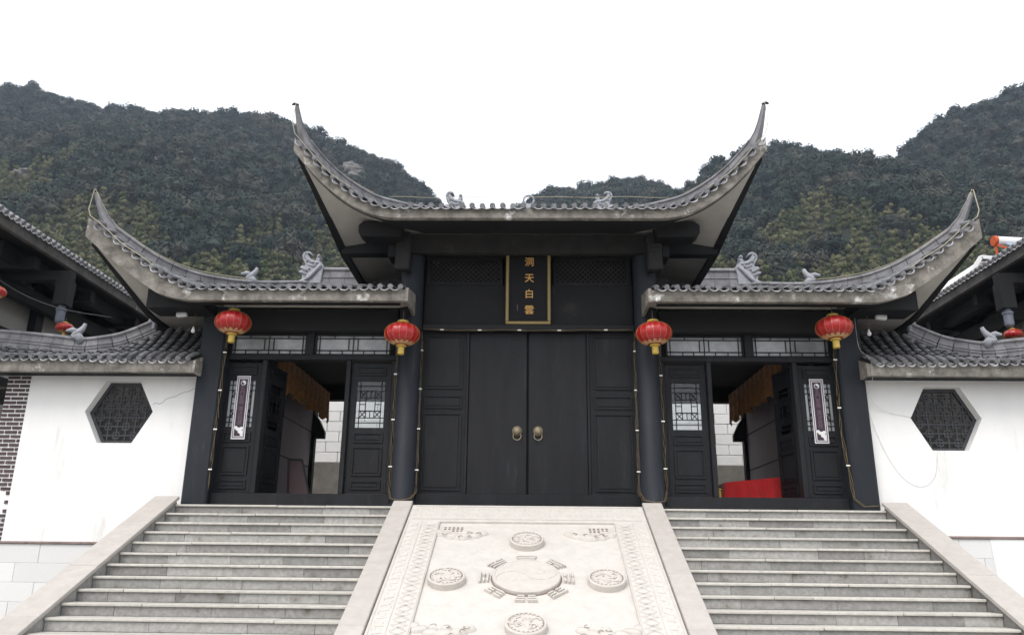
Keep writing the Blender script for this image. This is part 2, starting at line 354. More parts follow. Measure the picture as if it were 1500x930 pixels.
# parts of ramp are placed with matrices, so compensate the empty's own offset (done by link)
d = disc('yin_yang_disc', 0, 2.40, 0.445, 0.030, 56)
z = MB(); z.tube([(0.452*math.cos(i*math.pi/28), 0.452*math.sin(i*math.pi/28), -0.026) for i in range(57)], 0.010, 5); part('base_groove', z, 'groove', d)
z = MB(); pts = []
for i in range(41):
    a = i/40
    if a < 0.5: th = math.pi*(a*2); p = (0.21*math.sin(th), 0.42-0.21*(1-math.cos(th)))
    else: th = math.pi*((a-0.5)*2); p = (-0.21*math.sin(th), -0.21*(1-math.cos(th)))
    ang = -1.05; pts.append((p[0]*math.cos(ang)-p[1]*math.sin(ang), p[0]*math.sin(ang)+p[1]*math.cos(ang), 0.023))
z.tube(pts, 0.008, 5); part('dividing_curve', z, 'ramp2', d)
for sg in (-1, 1):
    a = -1.05; x, y = 0, sg*0.21
    z = MB(); z.lathe([(0.055, 0.01), (0.055, 0.026), (0.045, 0.030), (0.001, 0.030)], c=(x*math.cos(a)-y*math.sin(a), x*math.sin(a)+y*math.cos(a), 0), n=18)
    part('eye_dot', z, 'ramp2', d)
tri = [(1,1,1),(1,1,0),(1,0,1),(1,0,0),(0,0,0),(0,0,1),(0,1,0),(0,1,1)]
for k, tr_ in enumerate(tri):
    a = math.pi/2+k*math.pi/4
    for j, full in enumerate(tr_):
        r = 0.500+0.050*j; L_ = 0.115+0.012*j
        segs = [(-L_, L_)] if full else [(-L_, -0.018), (0.018, L_)]
        for a0, a1 in segs:
            z = MB(); z.box(a0, a1, r-0.012, r+0.012, -0.035, 0.012)
            o = part('trigram_bar', z, 'ramp2', ramp, bevel=0.005)
            o.matrix_basis = RF @ Matrix.Translation((0, -2.40, 0)) @ Matrix.Rotation(a-math.pi/2, 4, 'Z')
rr = random.Random(11)
for (u, s_) in ((0, 1.35), (-1.03, 2.50), (1.03, 2.50), (0, 3.62), (0, 4.9)):
    d = disc('medallion', u, s_, 0.245, 0.06)
    z = MB(); zd = MB()
    for k in range(7):
        a0 = k*0.9+rr.uniform(0, 0.5); r0 = rr.uniform(0.05, 0.15); tw = rr.choice((-1, 1))*rr.uniform(3, 5)
        pts = [((r0+0.02*math.sin(i))*math.cos(a0)+ (0.055-0.035*i/10)*math.cos(tw*i/10+k), (r0)*math.sin(a0)+(0.055-0.035*i/10)*math.sin(tw*i/10+k), 0.052+0.008*math.sin(i*0.7)) for i in range(11)]
        z.tube(pts, 0.014, 5, scl=[1.2-0.09*i for i in range(11)])
    for k in range(22):
        a0 = k*2*math.pi/22; z.lathe([(0.014, 0.04), (0.011, 0.064), (0.002, 0.068)], c=(0.188*math.cos(a0), 0.188*math.sin(a0), 0), n=6)
    tag(part('beast_relief', z, 'ramp2', d), kind='stuff')
    zd.tube([(0.206*math.cos(i*math.pi/20), 0.206*math.sin(i*math.pi/20), 0.052) for i in range(41)], 0.006, 4)
    for k in range(12):
        a0 = rr.uniform(0, 6.3); r0 = rr.uniform(0.05, 0.165); b0 = a0+rr.uniform(0.25, 0.5)
        zd.bar((r0*math.cos(a0), r0*math.sin(a0), 0.050), (r0*math.cos(b0), r0*math.sin(b0), 0.050), 0.010, 0.008)
    tag(part('carved_groove', zd, 'groove', d), kind='stuff')
def blob(mb, u, s_, ru, rs_, h, rot=0):
    n = 14; vs = [(u, s_, h)]; 
    for q, hh in ((0.45, h*0.88), (0.8, h*0.5), (1.0, -0.03)):
        for i in range(n):
            a = 2*math.pi*i/n; x, y = ru*q*math.cos(a), rs_*q*math.sin(a)
            vs.append((u+x*math.cos(rot)-y*math.sin(rot), s_+x*math.sin(rot)+y*math.cos(rot), hh))
    fs = [(0, 1+(i+1)%n, 1+i) for i in range(n)]
    for r_ in range(2): fs += [(1+r_*n+i, 1+r_*n+(i+1)%n, 1+(r_+1)*n+(i+1)%n, 1+(r_+1)*n+i) for i in range(n)]
    mb.add([RP(a, b, c) for a, b, c in vs], fs)
for (u, s_, nm) in ((-0.93, 1.12, 1), (0.90, 1.12, 1), (-0.93, 3.72, 0), (0.93, 3.72, 0)):
    sg = 1 if u > 0 else -1; z = MB()
    for du, ds, ru, rs_, h in ((0, 0.05, 0.13, 0.09, 0.05), (0.15, 0.02, 0.13, 0.07, 0.045), (-0.15, 0.03, 0.11, 0.08, 0.045), (-0.28, -0.05, 0.12, 0.06, 0.035), (0.27, -0.06, 0.10, 0.06, 0.035), (-0.36, -0.12, 0.07, 0.07, 0.03), (0.02, -0.06, 0.07, 0.06, 0.05)):
        blob(z, u+du*-sg, s_+ds, ru, rs_, h-0.02, rot=0.3*sg)
    o = part('bat_cloud_relief', z, 'ramp2', ramp, smooth=True)
    zd = MB()
    for k in range(5):
        x = u+rr.uniform(-0.3, 0.3); y = s_+rr.uniform(-0.1, 0.12); pts = [RP(x+0.05*math.cos(i*0.5+k)*(1-i/12), y+0.04*math.sin(i*0.5+k)*(1-i/12), 0.028) for i in range(9)]
        zd.tube(pts, 0.004, 4)
    tag(part('carved_groove', zd, 'groove', o), kind='stuff')
    if nm:
        zd = MB()
        for a in range(5):
            for b in range(3 if a < 3 else 2): rbox(zd, u+sg*(0.02+0.062*a), u+sg*(0.055+0.062*a), s_-0.31+0.06*b, s_-0.292+0.06*b, -0.028, -0.020)
        tag(part('book_relief', zd, 'groove', ramp), kind='stuff')

# ================================================================== ROOF BUILDER
COVER = MB()                                             # one eave cover tile: half round barrel with a round end disc, axis +Y into the roof
n_ = 8
for a, b in (((0.050, -0.012), (0.050, 0.26)),):
    vs = []
    for y in (0.0, 0.28):
        vs += [(0.046*math.cos(math.pi*i/n_), y, 0.046*math.sin(math.pi*i/n_)+0.012) for i in range(n_+1)]
    COVER.add(vs, [(i, i+1, n_+2+i, n_+1+i) for i in range(n_)])
dsc = [(0.045*math.cos(2*math.pi*i/14), 0.045*math.sin(2*math.pi*i/14)) for i in range(14)]
COVER.prism(dsc, lambda u, v: (u, -0.012, v+0.008), (0, 0.022, 0))
COVER.lathe([(0.030, -0.004), (0.024, 0.004), (0.001, 0.006)], c=(0, -0.014, 0.008), n=10, axis='Y')
COVER_ME = COVER.mesh('eave_tile', [MT['tile']])
DRIP = MB()                                              # drip tile: a shallow pan with a hanging rounded lip
vs = []
for y in (0.0, 0.26): vs += [(-0.075+0.15*i/6, y, -0.032+0.030*((i-3)/3)**2) for i in range(7)]
DRIP.add(vs, [(i, i+1, 8+i, 7+i) for i in range(6)])
lip = [(-0.073, 0.0), (-0.05, -0.026), (-0.018, -0.042), (0.018, -0.042), (0.05, -0.026), (0.073, 0.0)]
lip += [(0.073-0.146*i/6, -0.030+0.032*((i-3)/3)**2+0.006) for i in range(7)]
DRIP.prism(lip, lambda u, v: (u, -0.050+v*0.75, v*0.8-0.022), (0, 0.014, 0.004))
DRIP_ME = DRIP.mesh('drip_tile', [MT['drip']])
SP = 0.168
HALF = [(0.05*math.cos(math.pi*i/5), 0.05*math.sin(math.pi*i/5)) for i in range(6)]

def half_roof(parent, s, c):
    xk, xc, Ye, Yr, xr = c['xk'], c['xc'], c['Ye'], c['Yr'], c['xr']
    A, e, hz, rz = c['A'], c['e'], c['hip'], c['rz']
    Ls = c.get('Ls', xc-xk)
    al = lambda x: max(0.0, min(1.0, (x-xk)/(xc-xk)))
    rise = lambda x: A*al(x)**e
    bot = lambda x: c['zb'](rise(x), al(x)); top = lambda x: c['zt'](rise(x), al(x))
    ye = lambda x: Ye-c['flare']*al(x)**2
    bl = lambda y: max(0.0, 1-(y-ye(xc))/Ls)
    HR = 0.20; sw = c['sw']; xs0 = c['xs0']
    XS = lambda y: xs0+(xc-xs0)*bl(y)**1.7
    eo = c['eo']
    def toppt(x):
        if x <= xr: return (Yr, rz)
        t = (xc-x)/(xc-xr); return (lerp(ye(xc), Yr, t), smooth_tab(hz, t)-HR)
    def surf(x, t):
        yt, zt = toppt(x); y0 = ye(x); z0 = top(x)
        if zt < z0+0.02: zt = z0+0.02
        return Vector((s*x, lerp(y0, yt, t), z0+(zt-z0)*(0.6*t+0.4*t*t)))
    # front fascia
    xs = [c['x0']]+[lerp(c['x0'], xk, i/4) for i in range(1, 5)]+[lerp(xk, xc, i/18) for i in range(1, 19)]
    m = MB(); vs = []
    for x in xs: vs += [(s*x, ye(x), bot(x)), (s*x, ye(x), top(x)), (s*x, ye(x)+0.11, top(x)), (s*x, ye(x)+0.11, bot(x))]
    fs = [(i*4+j, i*4+(j+1)%4, (i+1)*4+(j+1)%4, (i+1)*4+j) for i in range(len(xs)-1) for j in range(4)]
    fs += [(0,1,2,3), tuple((len(xs)-1)*4+j for j in range(4))]
    part('fascia', m.add(vs, fs), 'fascia', parent)
    # side fascia (dark painted), running back from the raised corner
    Yb = c['Yb']; zs_b = lambda y: c['zb'](A*bl(y)**eo, bl(y)); zs_t = lambda y: c['zt'](A*bl(y)**eo, bl(y))
    ys = [lerp(ye(xc)+0.113, min(Yb, ye(xc)+Ls+0.1), i/14) for i in range(15)]+[Yb]
    m = MB(); vs = []
    for y in ys: vs += [(s*XS(y), y, zs_b(y)-0.02), (s*XS(y), y, zs_t(y)), (s*(XS(y)-sw), y, zs_t(y)), (s*(XS(y)-sw), y, zs_b(y)-0.02)]
    fs = [(i*4+j, i*4+(j+1)%4, (i+1)*4+(j+1)%4, (i+1)*4+j) for i in range(len(ys)-1) for j in range(4)]
    fs += [(0,1,2,3), tuple((len(ys)-1)*4+j for j in range(4))]
    part('side_fascia', m.add(vs, fs), 'beam', parent)
    # soffit
    def sof(a, b):
        x = lerp(c['x0'], xc-sw, a); y = lerp(ye(x)+0.112, Yb, b**1.4)
        xx = c['x0']+(x-c['x0'])*(XS(y)-sw+0.01-c['x0'])/(xc-sw-c['x0'])
        return (s*xx, y, c['zb'](A*(al(x)**e)*(bl(y)**eo if al(x) > 0 else 1), al(x)*bl(y))+0.035+c['sl']*min(1.2, y-ye(x), 1.2*(XS(y)-sw-xx)+0.02))
    part('soffit', MB().grid(26, 26, sof), 'soffit', parent, smooth=True, fix=False)
    # dark purlin that follows the rising fascia
    m = MB(); vs = []; xs2 = [lerp(xk-0.4, xc-sw, i/20) for i in range(21)]
    for i, x in enumerate(xs2):
        w = lerp(c['pw'], 0.05, min(1, i/7)); y = ye(x)+0.112
        vs += [(s*x, y, bot(x)-0.004), (s*x, y, bot(x)+0.10), (s*x, y+w, bot(x)+0.10), (s*x, y+w, bot(x)-0.004)]
    part('curved_purlin', m.add(vs, [(i*4+j, i*4+(j+1)%4, (i+1)*4+(j+1)%4, (i+1)*4+j) for i in range(20) for j in range(4)]+[(0,1,2,3), (80,81,82,83)]), 'beam', parent)
    # tile bed: front, side, back
    m = MB(); m.grid(40, 9, lambda a, b: surf(lerp(c['x0'], xc, a), b) - Vector((0,0,0.012)))
    def side(a, b):
        y = lerp(ye(xc), Yr, a); t = a; hx = lerp(xc, xr, t); hzv = max(smooth_tab(hz, t)-HR, zs_t(y)+0.0)
        return Vector((s*lerp(XS(y), min(hx, XS(y)), b), y, zs_t(y)+(hzv-zs_t(y))*(0.6*b+0.4*b*b)))
    m.grid(30, 9, side)
    m.grid(30, 9, lambda a, b: Vector((lambda p: (p.x, 2*Yr-p.y, p.z))(side(a, b))))
    m.grid(30, 9, lambda a, b: Vector((lambda p: (p.x, 2*Yr-p.y, p.z-0.012))(surf(lerp(c['x0'], xc, a), b))))
    part('tile_bed', m, 'deck', parent, fix=False)
    # ribs on the slopes away from view, one piece
    m = MB()
    for k in range(1, 26):
        a = k/26; m.sweep(HALF, [side(a, b/6) for b in range(7)], closed=False, caps=False)
        m.sweep(HALF, [Vector((p.x, 2*Yr-p.y, p.z)) for p in (side(a, b/6) for b in range(7))], closed=False, caps=False)
    tag(part('rear_tile_rows', m, 'tile', parent, fix=False), kind='stuff')
    # eave tiles, drip tiles and tile rows, one object each
    x = c['x0']+c.get('xo', SP/2); k = 0
    while x < xc-0.06:
        yt, zt = toppt(x); p = surf(x, 0)
        tg = Vector((s*0.02, ye(x+0.01)-ye(x-0.01), top(x+0.01)-top(x-0.01))).normalized()
        if s < 0: tg = -tg
        q = surf(x, 0.15)-p; dr = q.normalized() if q.length > 0.05 else Vector((0, 0.9, 0.35))
        dr = (dr-tg*dr.dot(tg)).normalized(); up = tg.cross(dr)
        j = rs.uniform(-0.006, 0.006)
        link('eave_tile', COVER_ME, parent, frame(p+up*(0.032+j)-dr*(0.06+j*2), tg, dr, up) @ Matrix.Rotation(rs.gauss(0, 0.05), 4, 'Z') @ Matrix.Rotation(rs.gauss(0, 0.03), 4, 'X'))
        if yt-p.y > 0.35:
            L_ = (surf(x, 1)-p).length; nt_ = max(2, int(L_/0.26)); path = []; scl = []
            for i in range(nt_):
                t0 = 0.20/L_+(1-0.20/L_)*i/nt_; t1 = 0.20/L_+(1-0.20/L_)*(i+0.98)/nt_
                path += [surf(x, t0)+up*0.030, surf(x, t1)+up*0.030]; scl += [1.04, 0.90]
            part('tile_row', MB().sweep(HALF, path, scl=scl, closed=False, caps=False), 'tile', parent, fix=False, smooth=False)
        xd = x+SP/2
        if xd < xc-0.1:
            p = surf(xd, 0); tg2 = Vector((s*0.02, ye(xd+0.01)-ye(xd-0.01), top(xd+0.01)-top(xd-0.01))).normalized()
            if s < 0: tg2 = -tg2
            dr2 = (dr-tg2*dr.dot(tg2)).normalized(); up2 = tg2.cross(dr2)
            link('drip_tile', DRIP_ME, parent, frame(p+up2*(0.022+j*0.5)-dr2*(0.065+j), tg2, dr2, up2) @ Matrix.Rotation(rs.gauss(0, 0.05), 4, 'Y') @ Matrix.Rotation(rs.gauss(0, 0.03), 4, 'Z'))
        x += SP; k += 1
    # hip ridge in segments, with finial
    def hp(t): return Vector((s*lerp(xc, xr, t), lerp(ye(xc), Yr, t), smooth_tab(hz, t, 0.03)))
    prof = [(-0.075, -0.24), (0.075, -0.24), (0.075, -0.165), (0.092, -0.16), (0.092, -0.135), (0.065, -0.13), (0.065, -0.045), (0.085, -0.035), (0.085, -0.01), (0.05, 0.022), (-0.05, 0.022), (-0.085, -0.01), (-0.085, -0.035), (-0.065, -0.045), (-0.065, -0.13), (-0.092, -0.135), (-0.092, -0.16), (-0.075, -0.165)]
    ns = c['nseg']; t0 = c['tip'][-1][0]
    for i in range(ns):
        ta, tb = lerp(t0, 1, i/ns), lerp(t0, 1, (i+0.965)/ns)
        part('ridge_tile', MB().sweep(prof, [hp(lerp(ta, tb, q/4)) for q in range(5)]), 'ridge', parent)
    tip = c['tip']; path = []; scl = []; nn = 14
    for i in range(nn):
        t = lerp(tip[-1][0], tip[0][0], i/(nn-1)); z = interp(sorted(tip), t) if i else hp(t).z
        q = i/(nn-1); h = lerp(1, 0.22, q**0.62)
        path.append(Vector((s*lerp(xc, xr, t), lerp(ye(xc), Yr, t), z-0.115*(1-q)+0.115*0)));  scl.append((lerp(1.0, 0.34, q**0.8), h))
    pr2 = [(-0.075, -0.12), (0.075, -0.12), (0.065, 0.07), (0.085, 0.08), (0.085, 0.105), (0.05, 0.137), (-0.05, 0.137), (-0.085, 0.105), (-0.085, 0.08), (-0.065, 0.07)]
    f_ = part('finial', MB().sweep(pr2, path, scl=scl), 'ridge', parent)
    pe = path[-1]; part('finial_knob', MB().sweep([(0.026*math.cos(i*0.9), 0.026*math.sin(i*0.9)) for i in range(7)], [pe+Vector((-s*0.02, 0, 0.02)), pe+Vector((s*0.015, 0, 0.045)), pe+Vector((s*0.055, 0, 0.05)), pe+Vector((s*0.085, 0, 0.03))], scl=[1, 1.1, 0.9, 0.5]), 'beam', f_)
    return dict(hp=hp, surf=surf, top=top, ye=ye, tip=pe)

CHI = [(330,590),(310,360),(330,300),(380,265),(355,240),(375,220),(360,190),(385,165),(415,190),(405,220),(425,245),(415,262),(470,250),(520,205),(520,185),(540,185),(538,160),(515,158),(492,176),(480,170),(500,135),(545,122),(595,145),(612,190),(600,240),(570,290),(555,332),(610,335),(635,365),(590,385),(620,405),(650,430),(600,450),(590,520),(620,570),(600,590)]
def chiwen(parent, s, x, y, z, k=1.0):                 # dragon-fish ridge end, its tail curled outward
    fx = lambda u: x+s*(u-330)/8.82*0.01345*k
    fz = lambda v: z+(590-v)/8.82*0.01345*k
    m = MB(); m.prism(CHI, lambda u, v: (fx(u), y-0.09, fz(v)), (0, 0.18, 0))
    o = part('dragon_ornament', m, 'orn', parent, bevel=0.012)
    m = MB()
    for path, r in (([(345,330),(400,400),(470,490),(560,560),(640,590)], 0.045), ([(520,420),(570,390),(610,360)], 0.022), ([(540,470),(590,440),(630,425)], 0.022), ([(380,300),(430,300),(480,285),(540,240),(580,190),(560,150)], 0.016), ([(400,350),(460,345),(520,320)], 0.014), ([(470,430),(500,480),(560,500)], 0.018)):
        m.tube([(fx(u), y-0.10, fz(v)) for u, v in path], r*k, 6)
    for u, v, r in ((420,330,0.03), (500,380,0.028), (450,290,0.024), (540,270,0.024), (385,195,0.03)): m.lathe([(r*k, 0.02), (r*k*0.8, -0.02), (0.002, -0.03)], c=(fx(u), y-0.095, fz(v)), n=8, axis='Y')
    part('scale_relief', m, 'orn', o, smooth=True)
def beast(parent, s, p):                                # small bird-headed ornament on a hip
    m = MB(); o = Vector(p)
    m.sweep([(0.05*math.cos(i*math.pi/4), 0.05*math.sin(i*math.pi/4)) for i in range(8)], [o+Vector((s*0.10, -0.06, 0.02)), o+Vector((s*0.06, -0.03, 0.09)), o+Vector((0, 0, 0.13)), o+Vector((-s*0.05, 0.02, 0.22)), o+Vector((-s*0.07, 0.02, 0.29))], scl=[0.5, 1.15, 1.3, 0.9, 0.6])
    m.sweep([(0.045*math.cos(i*math.pi/3), 0.045*math.sin(i*math.pi/3)) for i in range(6)], [o+Vector((s*0.02, 0, 0.12)), o+Vector((s*0.11, -0.06, 0.15)), o+Vector((s*0.19, -0.10, 0.12))], scl=[1.2, 1.1, 0.4])
    m.sweep([(0.07*math.cos(i*math.pi/3), 0.07*math.sin(i*math.pi/3)) for i in range(6)], [o+Vector((-s*0.06, 0.03, -0.06)), o+Vector((s*0.02, -0.01, 0.05)), o+Vector((s*0.1, -0.05, 0.02))], scl=[1.2, 1.2, 0.7])
    part('beast_ornament', m, 'orn', parent, smooth=True)

# ================================================================== GATEHOUSE
gate = thing('gatehouse', (0, 0.6, FL), 'black timber temple gatehouse with a raised middle roof and upswept tiled eaves', 'gatehouse')
TW = dict(x0=0.0, xk=2.2, xc=3.97, Ye=-1.0, Yr=2.6, xr=1.6, Yb=6.2, A=1.22, e=1.9, flare=0.05, rz=6.12, nseg=16, Ls=1.8, xs0=3.47, sw=0.13, eo=1.5, sl=0.20, pw=0.526,
          zb=lambda r, a: 4.59+r, zt=lambda r, a: 4.755+r+0.07*a,
          hip=[(0, 6.30), (0.033, 6.20), (0.147, 5.92), (0.28, 5.76), (0.44, 5.72), (0.674, 5.93), (1.0, 6.34)],
          tip=[(-0.005, 6.63), (0.015, 6.40), (0.033, 6.25), (0.07, 6.08)])
PV = dict(x0=2.03, xk=5.55, xc=7.45, Ye=-0.6, Yr=2.5, xr=4.5, Yb=5.6, A=1.22, e=1.35, flare=0.15, rz=4.56, nseg=15, Ls=1.9, xs0=6.80, sw=0.10, eo=1.4, sl=0.15, pw=0.22, xo=0.07,
          zb=lambda r, a: 3.29+r-0.15*min(1, 3*a), zt=lambda r, a: 3.485+r,
          hip=[(0, 4.86), (0.083, 4.68), (0.182, 4.49), (0.276, 4.32), (0.417, 4.21), (0.568, 4.25), (0.727, 4.37), (1.0, 4.70)],
          tip=[(0.01, 5.18), (0.035, 4.98), (0.056, 4.84), (0.10, 4.66)])
troof = part('tower_roof', MB().box(-1.55, 1.55, 2.5, 2.7, 6.02, 6.16), 'deck', gate)
tag(troof, 'raised middle roof with tall upswept corners')
ti = [half_roof(troof, s, TW) for s in (-1, 1)]
rp_ = [(-0.10, 0), (0.10, 0), (0.10, 0.08), (0.085, 0.085), (0.085, 0.17), (0.11, 0.18), (0.11, 0.205), (0.05, 0.25), (-0.05, 0.25), (-0.11, 0.205), (-0.11, 0.18), (-0.085, 0.17), (-0.085, 0.085), (-0.10, 0.08)]
for i in range(8):
    a = -1.5+3.0*i/8; part('ridge_tile', MB().sweep(rp_, [(a, 2.6, 6.13), (a+0.37, 2.6, 6.13)]), 'ridge', troof)
for s in (-1, 1): chiwen(troof, s, s*1.38, 2.6, 6.10, 0.95)
m = MB(); m.tube([(0.11*math.cos(i*math.pi/8), 2.6, 6.60+0.11*math.sin(i*math.pi/8)) for i in range(17)], 0.022, 6); m.lathe([(0.10, 6.36), (0.06, 6.42), (0.08, 6.47), (0.03, 6.50)], c=(0, 2.6, 0), n=10)
part('pearl_ornament', m, 'orn', troof, smooth=True)
roofs = {}
for s in (-1, 1):
    r_ = part('side_roof', MB().box(s*2.2, s*4.4, 2.42, 2.58, 4.46, 4.60), 'deck', gate)
    tag(r_, 'lower %s wing roof with an upswept outer corner' % ('left' if s < 0 else 'right'))
    roofs[s] = (r_, half_roof(r_, s, PV))
    # closed inner end of the wing roof
    m = MB(); m.prism([(-0.6, 3.285), (-0.6, 3.515), (0.3, 3.68), (0.3, 3.285)], lambda y, z: (s*2.028, y, z), (s*-0.05, 0, 0)); part('end_board', m, 'fascia', r_)
    rp2 = [(-0.11, 0), (0.11, 0), (0.11, 0.09), (0.09, 0.095), (0.09, 0.17), (0.105, 0.175), (0.105, 0.19), (0.09, 0.195), (0.09, 0.33), (0.12, 0.34), (0.12, 0.37), (0.05, 0.42), (-0.05, 0.42), (-0.12, 0.37), (-0.12, 0.34), (-0.09, 0.33), (-0.09, 0.195), (-0.105, 0.19), (-0.105, 0.175), (-0.09, 0.17), (-0.09, 0.095), (-0.11, 0.09)]
    for i in range(7):
        a = 2.25+0.31*i; part('ridge_tile', MB().sweep(rp2, [(s*a, 2.5, 4.58), (s*(a+0.305), 2.5, 4.58)]), 'ridge', r_)
    chiwen(r_, s, s*4.28, 2.45, 4.62, 1.0)
    hp = roofs[s][1]['hp']; beast(r_, s, hp(0.70)+Vector((0, -0.02, 0.0)))

# --- columns
for s in (-1, 1):
    m = MB(); m.lathe([(0.235, FL), (0.235, FL+0.05), (0.20, FL+0.07), (0.20, 4.40), (0.2, 4.45)], c=(s*2.07, 0.42, 0), n=28)
    part('column', m, 'colpaint', gate, smooth=True)
    m = MB(); m.box(s*5.30, s*5.725, 0.30, 0.72, FL, 3.62); part('column', m, 'colpaint', gate, bevel=0.03)
# --- tower front
m = MB(); m.box(-1.87, 1.87, 0.62, 0.78, 3.20, 3.98); part('upper_wall', m, 'tower', gate)
m = MB(); m.box(-2.45, 2.45, 0.20, 0.36, 4.453, 4.80); part('main_beam', m, 'greybeam', gate, bevel=0.01)
m = MB(); m.box(-1.87, 1.87, 0.46, 0.74, 3.085, 3.20); part('lintel', m, 'beam', gate, bevel=0.01)
m = MB(); m.box(-1.798, 1.798, -0.886, -0.36, 4.586, 4.70); part('eave_purlin', m, 'beam', gate)
m = MB(); m.box(-1.87, 1.87, 0.62, 0.78, 4.50, 4.66); part('head_beam', m, 'beam', gate)
m = MB(); m.box(-1.8, 1.8, 0.68, 0.78, 0.1, 3.08); part('door_gap_blocker', m, 'beam', gate)  # dark board added behind the leaves to block light through the door gap
m = MB(); m.box(-2.25, 2.25, 0.80, 0.9, 3.0, 4.64); part('dark_backing', m, 'plaque', gate)
def lattice_window(x0, x1, z0, z1, y):
    f = MB()
    for a in ((x0, x1, z0-0.05, z0), (x0, x1, z1, z1+0.05), (x0-0.05, x0, z0-0.05, z1+0.05), (x1, x1+0.05, z0-0.05, z1+0.05)): f.box(a[0], a[1], y-0.03, y+0.05, a[2], a[3])
    o = part('lattice_window', f, 'paint', gate); l = MB(); h = z1-z0
    x = x0-h
    while x < x1:
        for d in (1, -1):
            a, b = x, x+h; za, zb = (z0, z1) if d > 0 else (z1, z0)
            t0 = max(0, (x0-a)/h); t1 = min(1, (x1-a)/h)
            if t1 > t0+0.02: l.bar((a+h*t0, y+0.005*d, lerp(za, zb, t0)), (a+h*t1, y+0.005*d, lerp(za, zb, t1)), 0.020, 0.020, up=(0,1,0))
        x += 0.092
    part('diamond_lattice', l, 'greybeam', o)
lattice_window(-1.80, -0.52, 4.04, 4.47, 0.66); lattice_window(0.52, 1.80, 4.04, 4.47, 0.66)
for s in (-1, 1):
    m = MB(); m.box(s*2.08, s*2.34, -0.02, 0.196, 4.06, 4.76); m.box(s*2.11, s*2.31, -0.035, 0.19, 4.36, 4.47); part('bracket', m, 'greybeam', gate, bevel=0.02)
    m = MB(); m.box(s*2.342, s*2.47, 0.02, 0.40, 4.30, 4.53); part('bracket_arm', m, 'beam', gate, bevel=0.015)
    m = MB(); m.prism([(2.2, 4.60), (2.86, 4.60), (2.95, 4.68), (2.95, 4.82), (2.86, 4.90), (2.2, 4.90)], lambda u, v: (s*u, -0.30, v-0.05), (0, 0.34, 0)); part('cantilever_beam', m, 'beam', gate, bevel=0.008)
    m = MB(); m.box(s*2.3, s*3.42, 0.50, 0.72, 4.55, 4.76); part('side_beam', m, 'beam', gate)
    m = MB(); m.box(s*2.12, s*2.26, 0.65, 5.8, 3.0, 4.66); part('tower_side_wall', m, 'hallpanel', gate)

# --- big double door and side panels
def panel_frame(mb, x0, x1, z0, z1, y, w=0.024, d=0.024):
    for a in ((x0, x1, z0, z0+w), (x0, x1, z1-w, z1), (x0, x0+w, z0+w, z1-w), (x1-w, x1, z0+w, z1-w)): mb.box(a[0], a[1], y-d, y+0.004, a[2], a[3])
    mb.box(x0+w*2.2, x1-w*2.2, y-d*0.55, y+0.004, z0+w*2.2, z1-w*2.2)
for s in (-1, 1):
    m = MB(); m.box(s*0.016, s*1.03, 0.60, 0.66, 0.27, 3.08); d = part('door_leaf', m, 'paint', gate, bevel=0.008)
    for k in range(1, 4): pass
    kx = s*0.18
    m = MB(); m.lathe([(0.085, 0.0), (0.085, -0.012), (0.07, -0.03), (0.055, -0.055), (0.03, -0.07), (0.002, -0.074)], c=(kx, 0.60, 1.335), n=20, axis='Y')
    for a in range(10): m.lathe([(0.012, 0), (0.010, -0.03), (0.002, -0.034)], c=(kx+0.07*math.cos(a*0.628), 0.595, 1.335+0.07*math.sin(a*0.628)), n=6, axis='Y')
    m.box(kx-0.03, kx-0.012, 0.53, 0.56, 1.35, 1.375); m.box(kx+0.012, kx+0.03, 0.53, 0.56, 1.35, 1.375)
    part('door_knocker', m, 'brass', d, smooth=False)
    m = MB(); m.tube([(kx+0.068*math.sin(i*math.pi/10), 0.565+0.012*math.cos(i*math.pi/10), 1.245+0.068*math.cos(i*math.pi/10)) for i in range(21)], 0.008, 6); part('knocker_ring', m, 'brass', d)
    m = MB(); m.box(s*1.032, s*1.075, 0.56, 0.67, 0.27, 3.08); part('door_jamb', m, 'paint', gate, bevel=0.006)
    m = MB(); m.box(s*1.077, s*1.86, 0.60, 0.66, 0.27, 3.08)
    for z0, z1 in ((2.06, 3.02), (1.72, 1.95), (0.33, 1.64)): panel_frame(m, min(s*1.14, s*1.80), max(s*1.14, s*1.80), z0, z1, 0.60)
    part('door_side_panel', m, 'paint', gate)
m = MB(); m.box(-1.88, 1.88, 0.50, 0.68, FL, 0.268); part('threshold', m, 'paint', gate, bevel=0.01)

# --- side bays
LAT = [((0.12,0),(0.12,1)),((0.88,0),(0.88,1)),((0,0.10),(1,0.10)),((0,0.21),(1,0.21)),((0,0.79),(1,0.79)),((0,0.90),(1,0.90)),
       ((0.12,0.36),(0.88,0.36)),((0.12,0.64),(0.88,0.64)),((0.33,0.36),(0.33,0.64)),((0.67,0.36),(0.67,0.64)),((0.12,0.5),(0.33,0.5)),((0.67,0.5),(0.88,0.5)),
       ((0.12,0.21),(0.35,0.36)),((0.12,0.36),(0.35,0.21)),((0.65,0.21),(0.88,0.36)),((0.65,0.36),(0.88,0.21)),((0.12,0.64),(0.35,0.79)),((0.12,0.79),(0.35,0.64)),((0.65,0.64),(0.88,0.79)),((0.65,0.79),(0.88,0.64)),
       ((0.5,0.21),(0.5,0.36)),((0.5,0.64),(0.5,0.79)),((0.35,0.21),(0.35,0.36)),((0.65,0.21),(0.65,0.36)),((0.35,0.64),(0.35,0.79)),((0.65,0.64),(0.65,0.79))]
